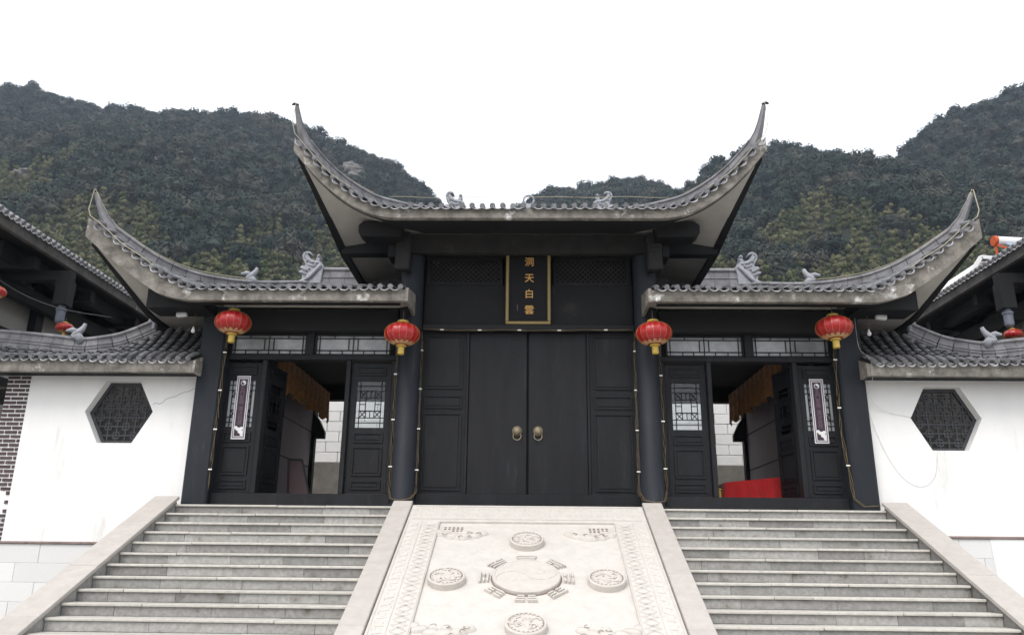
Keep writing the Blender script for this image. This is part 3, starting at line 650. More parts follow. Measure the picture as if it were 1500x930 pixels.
def leaf(w, M_, label=None, pane='glass'):
    z0, z1 = 0.265, 2.51; m = MB(); st = 0.085; lx0, lx1 = st, w-st
    m.box(0, st, 0, 0.05, z0, z1); m.box(w-st, w, 0, 0.05, z0, z1)
    for a, b in ((z0, 1.36), (2.21, z1)): m.box(st+0.0015, w-st-0.0015, 0.004, 0.046, a, b)
    for a, b in ((2.29, 2.46), (1.12, 1.29), (0.56, 1.05), (0.33, 0.48)): panel_frame(m, st+0.01, w-st-0.01, a, b, 0.004)
    o = part('door_leaf', m, 'paint', gate); o.matrix_basis = M_
    if label: tag(o, label)
    l = MB()
    for a in ((lx0, lx1, 1.36, 1.378), (lx0, lx1, 2.192, 2.21), (lx0, lx0+0.018, 1.378, 2.192), (lx1-0.018, lx1, 1.378, 2.192)): l.box(a[0], a[1], 0.006, 0.044, a[2], a[3])
    for (a, b), (c_, d_) in LAT:
        X = lambda q: lerp(lx0+0.02, lx1-0.02, q); Z = lambda q: lerp(1.378, 2.192, q)
        l.bar((X(a), 0.018+0.002*(a == c_), Z(b)), (X(c_), 0.018+0.002*(a == c_), Z(d_)), 0.013, 0.016, up=(0,1,0))
    part('lattice', l, 'paint', o)
    part('pane', MB().box(lx0+0.004, lx1-0.004, 0.030, 0.034, 1.364, 2.206), pane, o)
    return o
for s in (-1, 1):
    T = lambda x, y, rz=0.0: Matrix.Translation((x, y, 0)) @ Matrix.Rotation(rz, 4, 'Z')
    leaf(0.66, T(-5.34 if s < 0 else 4.68, 0.60), pane='transom'); leaf(0.70, T(-3.09 if s < 0 else 2.39, 0.60))
    ang = RAD(79)
    leaf(0.68, T(-4.60, 0.70, ang) if s < 0 else T(4.60, 0.70, 0) @ Matrix.Rotation(-ang, 4, 'Z') @ Matrix.Translation((-0.68, 0, 0)), 'door leaf swung open into the hall')
    for xa, xb in ((4.58, 4.665), (3.10, 3.18), (2.30, 2.375)):
        m = MB(); m.box(s*xa, s*xb, 0.52, 0.70, 0.252, 2.55); part('door_post', m, 'paint', gate, bevel=0.008)
    m = MB(); m.box(s*2.28, s*5.298, 0.46, 0.72, FL, 0.25); part('threshold', m, 'paint', gate, bevel=0.012)
    m = MB(); m.box(s*2.28, s*5.298, 0.50, 0.72, 2.552, 2.64); part('transom_rail', m, 'paint', gate, bevel=0.008)
    m = MB(); m.box(s*2.28, s*5.298, 0.34, 0.70, 3.04, 3.43); part('wing_beam', m, 'beam', gate, bevel=0.01)
    m = MB(); m.box(s*2.14, s*5.15, -0.488, -0.33, 3.286, 3.40); part('eave_purlin', m, 'beam', gate)
    m = MB(); m.box(s*5.5, s*6.50, -0.25, 0.29, 3.27, 3.60); part('side_beam', m, 'beam', gate)
    m = MB(); m.box(s*3.79, s*3.91, 0.52, 0.70, 2.642, 3.038); part('transom_post', m, 'paint', gate)
    for xa, xb in ((2.42, 3.78), (3.92, 5.29)):
        f = MB(); w = 0.03
        for a in ((xa, xb, 2.643, 2.643+w), (xa, xb, 3.037-w, 3.037), (xa, xa+w, 2.643, 3.037), (xb-w, xb, 2.643, 3.037)): f.box(s*a[0], s*a[1], 0.555, 0.62, a[2], a[3])
        o = part('transom_window', f, 'paint', gate); l = MB(); W_ = xb-xa
        for zz in (2.74, 2.955): l.bar((s*(xa+w), 0.583, zz), (s*(xb-w), 0.583, zz), 0.013, 0.02, up=(0,1,0))
        for q, za, zb in ((0.06,2.65,3.03),(0.94,2.65,3.03),(0.5,2.65,3.03),(0.44,2.74,2.955),(0.56,2.74,2.955),(0.22,2.65,2.74),(0.36,2.65,2.74),(0.64,2.65,2.74),(0.80,2.65,2.74),(0.25,2.955,3.03),(0.75,2.955,3.03)):
            l.bar((s*(xa+W_*q), 0.586, za), (s*(xa+W_*q), 0.586, zb), 0.013, 0.02, up=(0,1,0))
        part('lattice', l, 'paint', o)
        part('pane', MB().box(s*(xa+w), s*(xb-w), 0.602, 0.608, 2.673, 3.007), 'transom', o)
    # wing interior
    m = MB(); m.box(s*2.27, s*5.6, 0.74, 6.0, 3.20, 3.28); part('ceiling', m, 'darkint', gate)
    m = MB(); m.box(s*5.06, s*5.10, 0.95, 5.45, FL, 2.95); part('partition', m, 'intwall', gate)
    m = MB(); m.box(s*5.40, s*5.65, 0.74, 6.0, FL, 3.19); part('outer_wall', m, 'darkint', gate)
    m = MB(); m.box(s*4.98, s*5.16, 5.455, 5.63, FL, 3.19); m.prism([(4.98, 1.88), (4.76, 1.88), (4.76, 2.02), (4.90, 2.30), (4.98, 2.40)], lambda u, v: (s*u, 5.47, v), (0, 0.14, 0)); part('inner_post', m, 'beam', gate)
    m = MB(); m.box(s*2.27, s*5.39, 5.66, 5.86, 2.82, 3.19); part('rear_beam', m, 'beam', gate)
    m = MB(); m.box(s*2.27, s*2.37, 0.74, 5.8, FL, 3.19); part('inner_wall', m, 'intwall', gate)
    for z in (1.2, 2.0): part('partition_rail', MB().box(s*5.045, s*5.059, 0.96, 5.44, z, z+0.02), 'beam', gate)

# ================================================================== WALLS BESIDE THE GATE
def hexpts(cx_, cz_, a=0.595, b=0.30, h=0.54): return [(cx_-a, cz_), (cx_-b, cz_+h), (cx_+b, cz_+h), (cx_+a, cz_), (cx_+b, cz_-h), (cx_-b, cz_-h)]
def holed(outer, hole, y0, y1):
    bm = bmesh.new(); es = []
    for loop in (outer, hole):
        v = [bm.verts.new((x, y0, z)) for x, z in loop]; es += [bm.edges.new((v[i], v[(i+1) % len(v)])) for i in range(len(v))]
    r = bmesh.ops.triangle_fill(bm, use_beauty=True, use_dissolve=False, edges=es)
    fs = [f for f in bm.faces]; ex = bmesh.ops.extrude_face_region(bm, geom=fs)
    bmesh.ops.translate(bm, verts=[v for v in ex['geom'] if isinstance(v, bmesh.types.BMVert)], vec=(0, y1-y0, 0))
    bmesh.ops.recalc_face_normals(bm, faces=bm.faces); me = bpy.data.meshes.new('wall_panel'); bm.to_mesh(me); bm.free(); return me
def clip_hex(p, q, hx):                                 # clip a segment to a convex hexagon
    t0, t1 = 0.0, 1.0; cxm = sum(h[0] for h in hx)/6; czm = sum(h[1] for h in hx)/6
    for i in range(6):
        a, b = hx[i], hx[(i+1) % 6]; nx, nz = -(b[1]-a[1]), b[0]-a[0]
        if (cxm-a[0])*nx+(czm-a[1])*nz < 0: nx, nz = -nx, -nz
        da = (p[0]-a[0])*nx+(p[1]-a[1])*nz; db = (q[0]-a[0])*nx+(q[1]-a[1])*nz
        if da < 0 and db < 0: return None
        if da < 0: t0 = max(t0, da/(da-db))
        elif db < 0: t1 = min(t1, da/(da-db))
    if t1-t0 < 0.02: return None
    L_ = lambda t: (lerp(p[0], q[0], t), lerp(p[1], q[1], t)); return L_(t0), L_(t1)
RIDGE = [(5.7, 3.55), (6.6, 3.50), (6.92, 3.31), (7.2, 3.12), (7.45, 3.0), (7.75, 2.935), (8.05, 2.92), (8.3, 2.96), (8.8, 3.01), (9.5, 3.07), (11, 3.10)]
ZLR = -0.335
def garden_wall(s, label):
    t = thing('garden_wall', (s*7.4, 0.6, -2.4), label, 'wall')
    xo = 8.72 if s < 0 else 11.0
    hx = hexpts(s*7.08, 1.61 if s < 0 else 1.585)
    zl = -0.56 if s < 0 else ZLR
    outer = [(s*5.727, zl), (s*5.727, 2.30), (s*xo, 2.30), (s*xo, zl)]
    me = holed(outer, hx, 0.50, 0.76); me.materials.append(MT['plaster']); link('wall_panel', me, t)
    if s < 0:
        cr_ = random.Random(2); pts = [Vector((lerp(-6.50, -5.74, i/14), 0.4995, lerp(1.72, 2.06, i/14)+cr_.uniform(-0.025, 0.025))) for i in range(15)]
        part('wall_crack', MB().tube(pts, 0.0035, 4), 'cement', t)
    # hexagonal lattice set back in the opening
    f = MB(); hi = hexpts(s*7.08, hx[0][1], 0.592, 0.297, 0.537); hj = hexpts(s*7.08, hx[0][1], 0.53, 0.268, 0.48)
    for i in range(6):
        k = (i+1) % 6; f.add([(hi[i][0],0.66,hi[i][1]),(hi[k][0],0.66,hi[k][1]),(hj[k][0],0.66,hj[k][1]),(hj[i][0],0.66,hj[i][1]),(hi[i][0],0.72,hi[i][1]),(hi[k][0],0.72,hi[k][1]),(hj[k][0],0.72,hj[k][1]),(hj[i][0],0.72,hj[i][1])], [(0,1,2,3),(7,6,5,4),(0,4,5,1),(2,6,7,3)])
    o = part('lattice_window', f, 'lattgrey', t); l = MB(); c_ = 0.098
    ox, oz = s*7.08-6*c_, hx[0][1]-5*c_
    # straight bars with small squares woven round every second crossing
    d_ = 0.155; cz_ = hx[0][1]; cx0 = s*7.08; q_ = 0.052
    def lb(p, q, dy):
        cl = clip_hex(p, q, hj)
        if cl: l.bar((cl[0][0], 0.684+dy, cl[0][1]), (cl[1][0], 0.684+dy, cl[1][1]), 0.026, 0.03, up=(0,1,0))
    for i in range(-4, 5):
        lb((cx0+(i+0.5)*d_, cz_-0.6), (cx0+(i+0.5)*d_, cz_+0.6), 0.003); lb((cx0-0.7, cz_+(i+0.5)*d_), (cx0+0.7, cz_+(i+0.5)*d_), 0.0)
        for j in range(-4, 5):
            if (i+j) % 2: continue
            x_, z_ = cx0+(i+0.5)*d_, cz_+(j+0.5)*d_
            for e, g_ in (((-q_, -q_), (q_, -q_)), ((q_, -q_), (q_, q_)), ((q_, q_), (-q_, q_)), ((-q_, q_), (-q_, -q_))): lb((x_+e[0], z_+e[1]), (x_+g_[0], z_+g_[1]), 0.006 if e[0] == g_[0] else -0.003)
    part('lattice', l, 'lattgrey', o)
    # corridor behind the wall
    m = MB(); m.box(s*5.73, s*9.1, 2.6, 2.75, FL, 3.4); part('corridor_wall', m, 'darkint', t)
    # granite plinth in slabs, with a brown ledge
    m = MB(); m.box(s*6.0, s*11.2, 0.455, 0.75, -2.4, zl-0.04); part('plinth_core', m, 'cement', t)
    x = 6.02; k = 0
    while x < 11.1:
        b = min(x+(0.9 if k % 3 else 1.3), 11.2)
        m = MB(); m.box(s*(x+0.002), s*(b-0.002), 0.395, 0.60, zl-0.038, zl); part('ledge_slab', m, 'ledge', t, bevel=0.006); x = b; k += 1
    for r_ in range(7):
        z1 = zl-0.042-0.30*r_; x = 5.9+0.37*(r_ % 2)
        while x < 11.1:
            b = x+1.05; m = MB(); m.box(s*(max(x, 6.0)+0.002), s*(b-0.002), 0.425+rs.uniform(-0.002, 0.002), 0.455, max(z1-0.298, -2.4), max(z1, -2.39)); part('plinth_slab', m, 'plinth', t, bevel=0.004); x = b
    if s < 0:
        m = MB(); m.box(-9.14, -8.722, 0.515, 0.76, -0.56, 2.26); p_ = part('brick_pier', m, 'plaster', t)
        ro = 0.0735; n = int(2.80/ro)
        for j in range(n):
            z = -0.545+j*ro; st = -9.13+(0.0 if j % 2 else -0.115); x = st
            if 5 < j < 11:
                if j % 2: continue
                x = -8.80
                m = MB(); m.box(-8.79, -8.735, 0.497, 0.53, z, z+0.053); part('brick', m, 'brick', p_); continue
            while x < -8.74:
                a, b = max(x, -9.13), min(x+0.205, -8.735)
                if b-a > 0.03:
                    m = MB(); m.box(a, b, 0.497+rs.uniform(-0.003, 0.003), 0.53, z, z+0.047); part('brick', m, 'brick', p_)
                x += 0.232
        m = MB(); m.box(-11.5, -9.2, 1.3, 1.5, -0.56, 1.55); part('rear_wall', m, 'plaster', t)
        m = MB(); m.box(-11.5, -9.2, 1.25, 1.5, 1.9, 2.15); part('rear_beam', m, 'beam', t)
    else:
        m = MB(); rbp = [(7.45,zl-0.042),(8.12,zl-0.042),(8.16,-0.9),(8.25,-1.25),(8.36,-1.6),(7.5,-1.5)]
        m.prism(rbp, lambda u, v: (u, 0.419, v), (0, 0.004, 0)); part('plaster_patch', m, 'plaster', t)
    # tiled coping: fascia, tiles, sweeping ridge
    R_ = part('coping_roof', MB().box(s*5.70, s*11, 0.30, 0.50, 2.302, 2.40), 'beam', t)
    m = MB(); m.box(s*5.69, s*11, 0.0, 0.10, 2.20, 2.41); part('fascia', m, 'fascia', R_, bevel=0.006)
    m = MB(); m.box(s*5.69, s*11, 0.102, 0.498, 2.235, 2.29); part('soffit', m, 'beam', R_)
    m = MB(); m.prism([(0.0, 2.20), (0.0, 2.41), (0.5, 2.62), (0.5, 2.20)], lambda y, z: (s*5.685, y, z), (s*-0.05, 0, 0)); part('end_board', m, 'fascia', R_)
    def sf(x, t_):
        zr = smooth_tab(RIDGE, x, 0.08)-0.29; yr = 0.62+0.5*max(0, min(1, (7.6-x)/1.6))
        q = t_; return Vector((s*x, lerp(0.0, yr, q), 2.425+(zr-2.425)*(0.55*q+0.45*q*q)))
    part('tile_bed', MB().grid(40, 8, lambda a, b: sf(lerp(5.66, 11, a), b)-Vector((0,0,0.012))), 'deck', R_, fix=False)
    x = 5.74
    while x < 10.6:
        p = sf(x, 0); dr = (sf(x, 0.3)-p).normalized(); tg = Vector((1,0,0)); up = tg.cross(dr); j = rs.uniform(-0.008, 0.008)
        link('eave_tile', COVER_ME, R_, frame(p+up*(0.032+j)-dr*(0.06+j), tg, dr, up))
        p = sf(x+SP/2, 0); link('drip_tile', DRIP_ME, R_, frame(p+up*(0.022+j)-dr*0.065, tg, dr, up))
        L_ = (sf(x, 1)-sf(x, 0)).length; n = max(2, round(L_/0.20))
        for i in range(n):
            a, b = lerp(0.18/L_, 1, i/n), lerp(0.18/L_, 1, (i+1.05)/n)
            part('cover_tile', MB().sweep(HALF, [sf(x, a)+up*0.034, sf(x, min(1, b))+up*0.020], scl=[1.08, 0.92], closed=False, caps=False), 'tile', R_, fix=False)
        x += SP
    prof = [(0.07, -0.32), (0.07, -0.20), (0.088, -0.195), (0.088, -0.17), (0.066, -0.165), (0.066, -0.15), (0.084, -0.145), (0.084, -0.12), (0.06, -0.115), (0.06, -0.03), (0.09, -0.02), (0.09, 0.008), (0.045, 0.035)]
    prof = prof+[(-a, b) for a, b in prof[::-1]]
    rp = lambda x: sf(x, 1)*1.0+Vector((0, 0, 0.29))
    n = 20
    for i in range(n):
        a, b = lerp(6.90, 10.9, i/n), lerp(6.90, 10.9, (i+0.965)/n)
        part('ridge_tile', MB().sweep(prof, [rp(lerp(a, b, q/3)) for q in range(4)]), 'ridge', R_)
    e_ = rp(6.88); part('ridge_end', MB().box(e_.x-0.07, e_.x+0.07, e_.y-0.06, e_.y+0.06, e_.z-0.25, e_.z+0.055), 'orn', R_, bevel=0.02)
    beast(R_, s, rp(8.05)+Vector((0, -0.05, 0.0)))
    return t
garden_wall(-1, 'white wall with a hexagonal lattice window and brick edge, left of the gate')
garden_wall(1, 'white wall with a hexagonal lattice window, right of the gate')

# ================================================================== SIDE HALLS BEHIND
def side_hall(s, label):
    t = thing('side_hall', (s*13, 6, FL), label, 'hall')
    xe, Y0, Y1 = 9.5, -1.6 if s < 0 else 0.3, 12.0
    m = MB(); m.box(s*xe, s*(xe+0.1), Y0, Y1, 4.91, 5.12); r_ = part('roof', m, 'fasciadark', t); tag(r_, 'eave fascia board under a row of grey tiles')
    surf = lambda x, y: 5.13+(x-xe)*0.52+0.02*(x-xe)**2
    m = MB(); m.grid(8, 2, lambda a, b: (s*lerp(xe-0.02, 14, a), lerp(Y0, Y1, b), surf(lerp(xe, 14, a), 0))); m.grid(8, 2, lambda a, b: (s*(28-lerp(xe-0.02, 14, a)), lerp(Y0, Y1, b), surf(lerp(xe, 14, a), 0)))
    part('tile_bed', m, 'deck', r_, fix=False)
    rows = MB(); y = Y0+0.1
    while y < Y1:
        p = Vector((s*xe, y, 5.14)); dr = Vector((s*0.88, 0, 0.47)).normalized(); tg = Vector((0, -s, 0)); up = tg.cross(dr); j = rs.uniform(-0.006, 0.006)
        link('eave_tile', COVER_ME, r_, frame(p+up*(0.03+j)-dr*0.06, tg, dr, up)); link('drip_tile', DRIP_ME, r_, frame(p+tg*SP/2+up*0.018-dr*0.065, tg, dr, up))
        rows.sweep(HALF, [(s*lerp(xe+0.2, 14, q/5), y, surf(lerp(xe+0.2, 14, q/5), 0)+0.02) for q in range(6)], up=(0,0,1), closed=False, caps=False)
        y += SP
    tag(part('tile_rows', rows, 'tile', r_, fix=False), kind='stuff')
    m = MB(); m.box(s*(xe+0.102), s*11.2, Y0, Y1, 5.0, 5.09); part('soffit', m, 'beam', t)
    for x, z0, z1 in ((10.55, 4.28, 4.62), (10.05, 4.68, 4.98), (11.0, 3.55, 3.78)):
        m = MB(); m.box(s*x, s*(x+0.2), 0.95, Y1-0.2, z0, z1); part('long_beam', m, 'beam', t)
    for y in (1.6, 3.7, 5.8, 7.9, 10.0):
        m = MB(); m.box(s*10.85, s*11.1, y-0.13, y+0.13, FL, 5.0); part('post', m, 'beam', t)
        m = MB(); m.box(s*9.75, s*10.85, y-0.09, y+0.09, 4.62, 4.86); part('cross_beam', m, 'beam', t)
    for y in (1.6, 3.7, 5.8, 7.9):
        m = MB(); m.box(s*11.02, s*11.08, y+0.14, y+1.96, 0.6, 4.9); part('wall_panel', m, 'hallpanel', t)
        m = MB(); m.box(s*10.95, s*11.0, y+0.14, y+1.96, 2.6, 2.75); part('rail', m, 'beam', t)
    for y in (1.75,):
        m = MB(); m.lathe([(0.02, 3.60), (0.055, 3.62), (0.085, 3.66), (0.085, 3.86), (0.10, 3.88), (0.10, 3.92), (0.07, 3.93), (0.07, 3.98)], c=(s*9.32, y+0.2, 0), n=14); part('hanging_post_end', m, 'greypost', t, smooth=False)
        m = MB(); m.box(s*9.19, s*9.45, y+0.07, y+0.33, 3.982, 4.5); part('hanging_post', m, 'beam', t)
        m = MB(); m.box(s*9.20, s*10.84, y+0.11, y+0.29, 4.502, 4.7); part('hanging_post_beam', m, 'beam', t)
    m = MB(); m.box(s*11.1, s*16.8, 1.5, Y1-0.3, FL, 5.05); part('body_wall', m, 'hallpanel', t)
    return t
side_hall(-1, 'dark timber side hall with a tiled eave behind the left white wall')
side_hall(1, 'dark timber side hall with a tiled eave behind the right white wall')

# retaining wall of whitewashed blocks behind the gate
rw = thing('retaining_wall', (0, 9.2, FL), 'whitewashed block wall on a grey cement base seen through the doors', 'wall')
m = MB(); m.box(-9.0, 9.0, 9.2, 9.5, 0, 5.2); part('wall_core', m, 'block', rw)
m = MB(); m.box(-9.0, 9.0, 9.12, 9.198, 0, 1.72); part('cement_base', m, 'cement', rw, bevel=0.01)
for j in range(9):
    z = 1.73+j*0.285; x = -7.4+0.35*(j % 2)
    while x < 7.4:
        if 2.4 < abs(x+0.35) < 7.4:
            m = MB(); m.box(x+0.006, x+0.69, 9.155+rs.uniform(-0.006, 0.006), 9.199, z+0.006, z+0.279); part('block', m, 'block', rw, bevel=0.008)
        x += 0.70

# ================================================================== OBJECTS
# lanterns
def lantern(loc, label):
    t = thing('lantern', loc, label, 'lantern', 'red lanterns under the gate eaves')
    n = 32; prof = []
    for i in range(13):
        a = math.pi*(0.10+0.80*i/12); prof.append((0.30*math.sin(a)**0.85, 0.192*math.cos(a)))
    m = MB(); vs = []
    for r, z in prof:
        for i in range(n*2):
            a = math.pi*i/n; rr_ = r*(1.0 if i % 4 == 0 else 0.978 if i % 2 else 0.965); vs.append((rr_*math.cos(a), rr_*math.sin(a), z))
    N2 = n*2; m.add(vs, [(i*N2+j, i*N2+(j+1) % N2, (i+1)*N2+(j+1) % N2, (i+1)*N2+j) for i in range(12) for j in range(N2)]+[tuple(range(N2)), tuple(12*N2+j for j in range(N2))])
    gl = part('globe', m, 'lanternred', t, smooth=True, local=True)
    m = MB()
    for i in range(16):
        a = 2*math.pi*i/16; m.tube([(r*1.002*math.cos(a), r*1.002*math.sin(a), z) for r, z in prof], 0.0018, 4)
    tag(part('gold_ribs', m, 'gold', gl), kind='stuff')
    m = MB(); m.lathe([(0.085, 0.19), (0.095, 0.20), (0.095, 0.225), (0.06, 0.24), (0.03, 0.25)], n=18); part('top_cap', m, 'gold', t, local=True)
    m = MB()
    for i in range(14):
        a0 = 2*math.pi*i/14
        pts = []
        for q in range(5):
            b = a0+(q-2)*2*math.pi/14/4.2
            pts.append(b)
        gr = lambda f_: (0.30*math.sin(math.pi*(0.10+0.80*f_))**0.85*1.015, 0.192*math.cos(math.pi*(0.10+0.80*f_))*1.02)
        vs = []
        for lv in range(4):
            for q, b in enumerate(pts):
                f_ = lerp(0.985, 0.985-0.17*math.sin(math.pi*(0.12+0.76*q/4)), lv/3); r_, z_ = gr(f_); vs.append((r_*math.cos(b), r_*math.sin(b), z_))
        m.add(vs, [(lv*5+q, lv*5+q+1, lv*5+q+6, lv*5+q+5) for lv in range(3) for q in range(4)])
        continue
        m.add(vs, [(q, q+1, 6+q, 5+q) for q in range(4)])
    part('petal_trim', m, 'goldfringe', t, local=True)
    m = MB(); m.lathe([(0.07, -0.185), (0.085, -0.19), (0.085, -0.215), (0.055, -0.225)], n=18); part('bottom_cap', m, 'gold', t, local=True)
    m = MB(); m.lathe([(0.045, -0.22), (0.055, -0.235), (0.056, -0.34), (0.050, -0.35)], n=14)
    part('tassel', m, 'gold', t, local=True)
    m = MB(); m.tube([(0, 0, 0.24), (0, 0, 0.40)], 0.006, 5); part('hanger', m, 'wire', t, local=True)
    return t
L0 = lantern((-4.99, -0.2, 3.02), 'red lantern hanging at the outer left column of the gate')
for loc, lb, rz in (((-2.11, -0.2, 2.83), 'red lantern hanging just left of the big double door', 0.4), ((2.10, -0.2, 2.86), 'red lantern hanging just right of the big double door', 1.0), ((5.09, -0.2, 2.97), 'red lantern hanging at the outer right column of the gate', 1.9)):
    c = copy_tree(L0, loc=loc, rz=rz); c['label'] = lb; c.rotation_euler.x = 0.03*math.sin(rz*5); c.rotation_euler.y = 0.04*math.cos(rz*3)
for i, (loc, lb) in enumerate((((-9.0, 1.65, 3.44), 'small red lantern under the left side hall eave beside the grey hanging post'), ((-9.0, -0.45, 3.47), 'red lantern cut by the left edge of the picture, under the side hall'), ((9.28, 1.83, 3.44), 'small red lantern under the right side hall eave, at the picture edge'))):
    c = copy_tree(L0, loc=loc, rz=i); c['label'] = lb; c['group'] = 'red lanterns on the side halls'; c.scale = (0.55, 0.55, 0.50)

# text helper
def glyph(ch, size, ext=0.004):
    cu = bpy.data.curves.new('glyph', 'FONT'); cu.body = ch; cu.size = size; cu.extrude = ext; cu.align_x = 'CENTER'; cu.align_y = 'CENTER'; cu.offset = size*0.004
    ob = bpy.data.objects.new('glyph', cu); COL.objects.link(ob); bpy.context.view_layer.update()
    me = bpy.data.meshes.new_from_object(ob.evaluated_get(bpy.context.evaluated_depsgraph_get())); bpy.data.objects.remove(ob); bpy.data.curves.remove(cu); return me
UPR = Matrix.Rotation(math.pi/2, 4, 'X')

# plaque, leaning forward at its top
pl = thing('name_plaque', (0, 0.50, 3.21), 'black lacquer name plaque with gilt frame and four gilt characters above the double door', 'plaque')
pl.rotation_euler.x = RAD(3)
m = MB(); m.box(-0.345, 0.345, 0.0, 0.05, 0.05, 1.42); part('board', m, 'plaque', pl, local=True)
m = MB()
for a in ((-0.40, 0.40, 0.0, 0.055), (-0.40, 0.40, 1.415, 1.47), (-0.40, -0.345, 0.055, 1.415), (0.345, 0.40, 0.055, 1.415)): m.box(a[0], a[1], -0.03, 0.06, a[2], a[3])
part('frame', m, 'giltframe', pl, bevel=0.012, local=True)
for ch, z in (('洞', 1.145), ('天', 0.845), ('白', 0.55), ('雲', 0.255)):
    me = glyph(ch, 0.175); me.materials.append(MT['giltchar']); link('gilt_character', me, pl, Matrix.Translation((0.02, -0.005, z)) @ UPR, local=True)
me = glyph('丨', 0.12); me.materials.append(MT['bannertext']); link('signature_mark', me, pl, Matrix.Translation((-0.19, -0.004, 0.30)) @ UPR, local=True)

# banners on the outer door leaves
for s in (-1, 1):
    bx = s*4.985
    t = thing('door_banner', (bx, 0.575, 1.16), 'purple and white vertical banner on the far %s door leaf' % ('left' if s < 0 else 'right'), 'banner', 'banners on the outer door leaves')
    m = MB(); m.box(-0.12, 0.12, 0, 0.006, 0, 1.11); part('border', m, 'bannerframe', t, local=True)
    m = MB()
    for a in ((-0.103, 0.103, 0.022, 0.036), (-0.103, 0.103, 1.074, 1.088), (-0.103, -0.091, 0.036, 1.074), (0.091, 0.103, 0.036, 1.074)): m.box(a[0], a[1], -0.002, 0.003, a[2], a[3])
    part('inner_line', m, 'bannerpurple', t, local=True)
    m = MB(); m.box(-0.073, 0.073, -0.003, 0.003, 0.052, 1.055); part('field', m, 'bannerpurple', t, local=True)
    m = MB(); m.lathe([(0.045, 0.0), (0.045, -0.006), (0.001, -0.006)], c=(0, 0, 0.985), n=24, axis='Y'); o = part('yin_yang_emblem', m, 'white', t, local=True)
    ps = [(0.036*math.cos(a), 0.036*math.sin(a)) for a in np.linspace(math.pi/2, 3*math.pi/2, 12)]+[(0.018*math.cos(a), -0.018+0.018*math.sin(a)) for a in np.linspace(-math.pi/2, math.pi/2, 8)]+[(-0.018*math.cos(a), 0.018-0.018*math.sin(a)) for a in np.linspace(math.pi/2, -math.pi/2, 8)][1:-1]
    m = MB(); m.prism(ps, lambda u, v: (u, -0.008, 0.985+v), (0, 0.003, 0)); part('dark_half', m, 'bannerpurple', o)
    for i, ch in enumerate('玄門聖境道法自然'):
        me = glyph(ch, 0.085, 0.001); me.materials.append(MT['bannertext']); link('faded_character', me, t, Matrix.Translation((0.0, -0.0045, 0.885-0.082*i-(0.03 if i > 3 else 0))) @ UPR, local=True)
    m = MB()
    for k, (u, v, r) in enumerate(((-0.05, 0.20, 0.028), (-0.02, 0.175, 0.030), (0.025, 0.165, 0.038), (0.05, 0.19, 0.026), (0.045, 0.12, 0.034), (0.015, 0.13, 0.026), (0.055, 0.075, 0.022))): m.lathe([(r, 0.0), (r, -0.0045-0.0004*k), (0.001, -0.0045-0.0004*k)], c=(u, 0, v), n=16, axis='Y')
    part('cloud_print', m, 'white', t, local=True)

# string lights: brown wire pairs with white clips
def string_light(paths, label):
    p0 = paths[0][0]; t = thing('string_light', p0, label, 'string light', 'string lights clipped to the columns')
    m = MB()
    for path in paths:
        for k in (0, 1, 2):
            pts = []
            for i in range(len(path)-1):
                a, b = Vector(path[i]), Vector(path[i+1]); n = max(2, int((b-a).length/0.12))
                for q in range(n): pts.append(a.lerp(b, q/n)+Vector(((k-1)*0.014+0.011*math.sin(q*1.3+k*2+i), -0.004*k+0.005*math.sin(q*2.1+k), 0.006*math.sin(q*0.9+k))))
            pts.append(Vector(path[-1])); m.tube(pts, 0.0048, 5)
    part('wire', m, 'wire', t, smooth=True)
    for path in paths:
        for i in range(len(path)-1):
            a, b = Vector(path[i]), Vector(path[i+1]); L_ = (b-a).length; n = int(L_/0.62)
            for q in range(n):
                p = a.lerp(b, (q+0.5)/n); c = MB(); c.box(p.x-0.032, p.x+0.032, p.y-0.026, p.y-0.012, p.z-0.013, p.z+0.009); o = part('clip', c, 'clip', t, bevel=0.004)
string_light([[(-5.25, 0.27, 2.95), (-5.27, 0.27, 0.28)]], 'string light running down the outer left column')
string_light([[(5.24, 0.27, 2.95), (5.20, 0.27, 1.3), (5.30, 0.27, 0.22), (5.44, 0.25, 0.10), (5.70, 0.24, 0.12)]], 'string light running down the outer right column')
for s in (-1, 1):
    string_light([[(s*2.27, 0.36, 2.66), (s*2.285, 0.36, 0.30), (s*2.24, 0.24, 0.16), (s*2.08, 0.17, 0.13), (s*1.90, 0.24, 0.17), (s*1.845, 0.40, 0.30), (s*1.865, 0.46, 3.06)]], 'string light looped round the foot of the round column %s of the double door' % ('left' if s < 0 else 'right'))
string_light([[(-1.83, 0.44, 3.10), (-1.2, 0.44, 3.075), (-0.5, 0.44, 3.09), (0.2, 0.44, 3.08), (0.9, 0.44, 3.09), (1.83, 0.44, 3.10)]], 'string light strung along the lintel over the big double door')

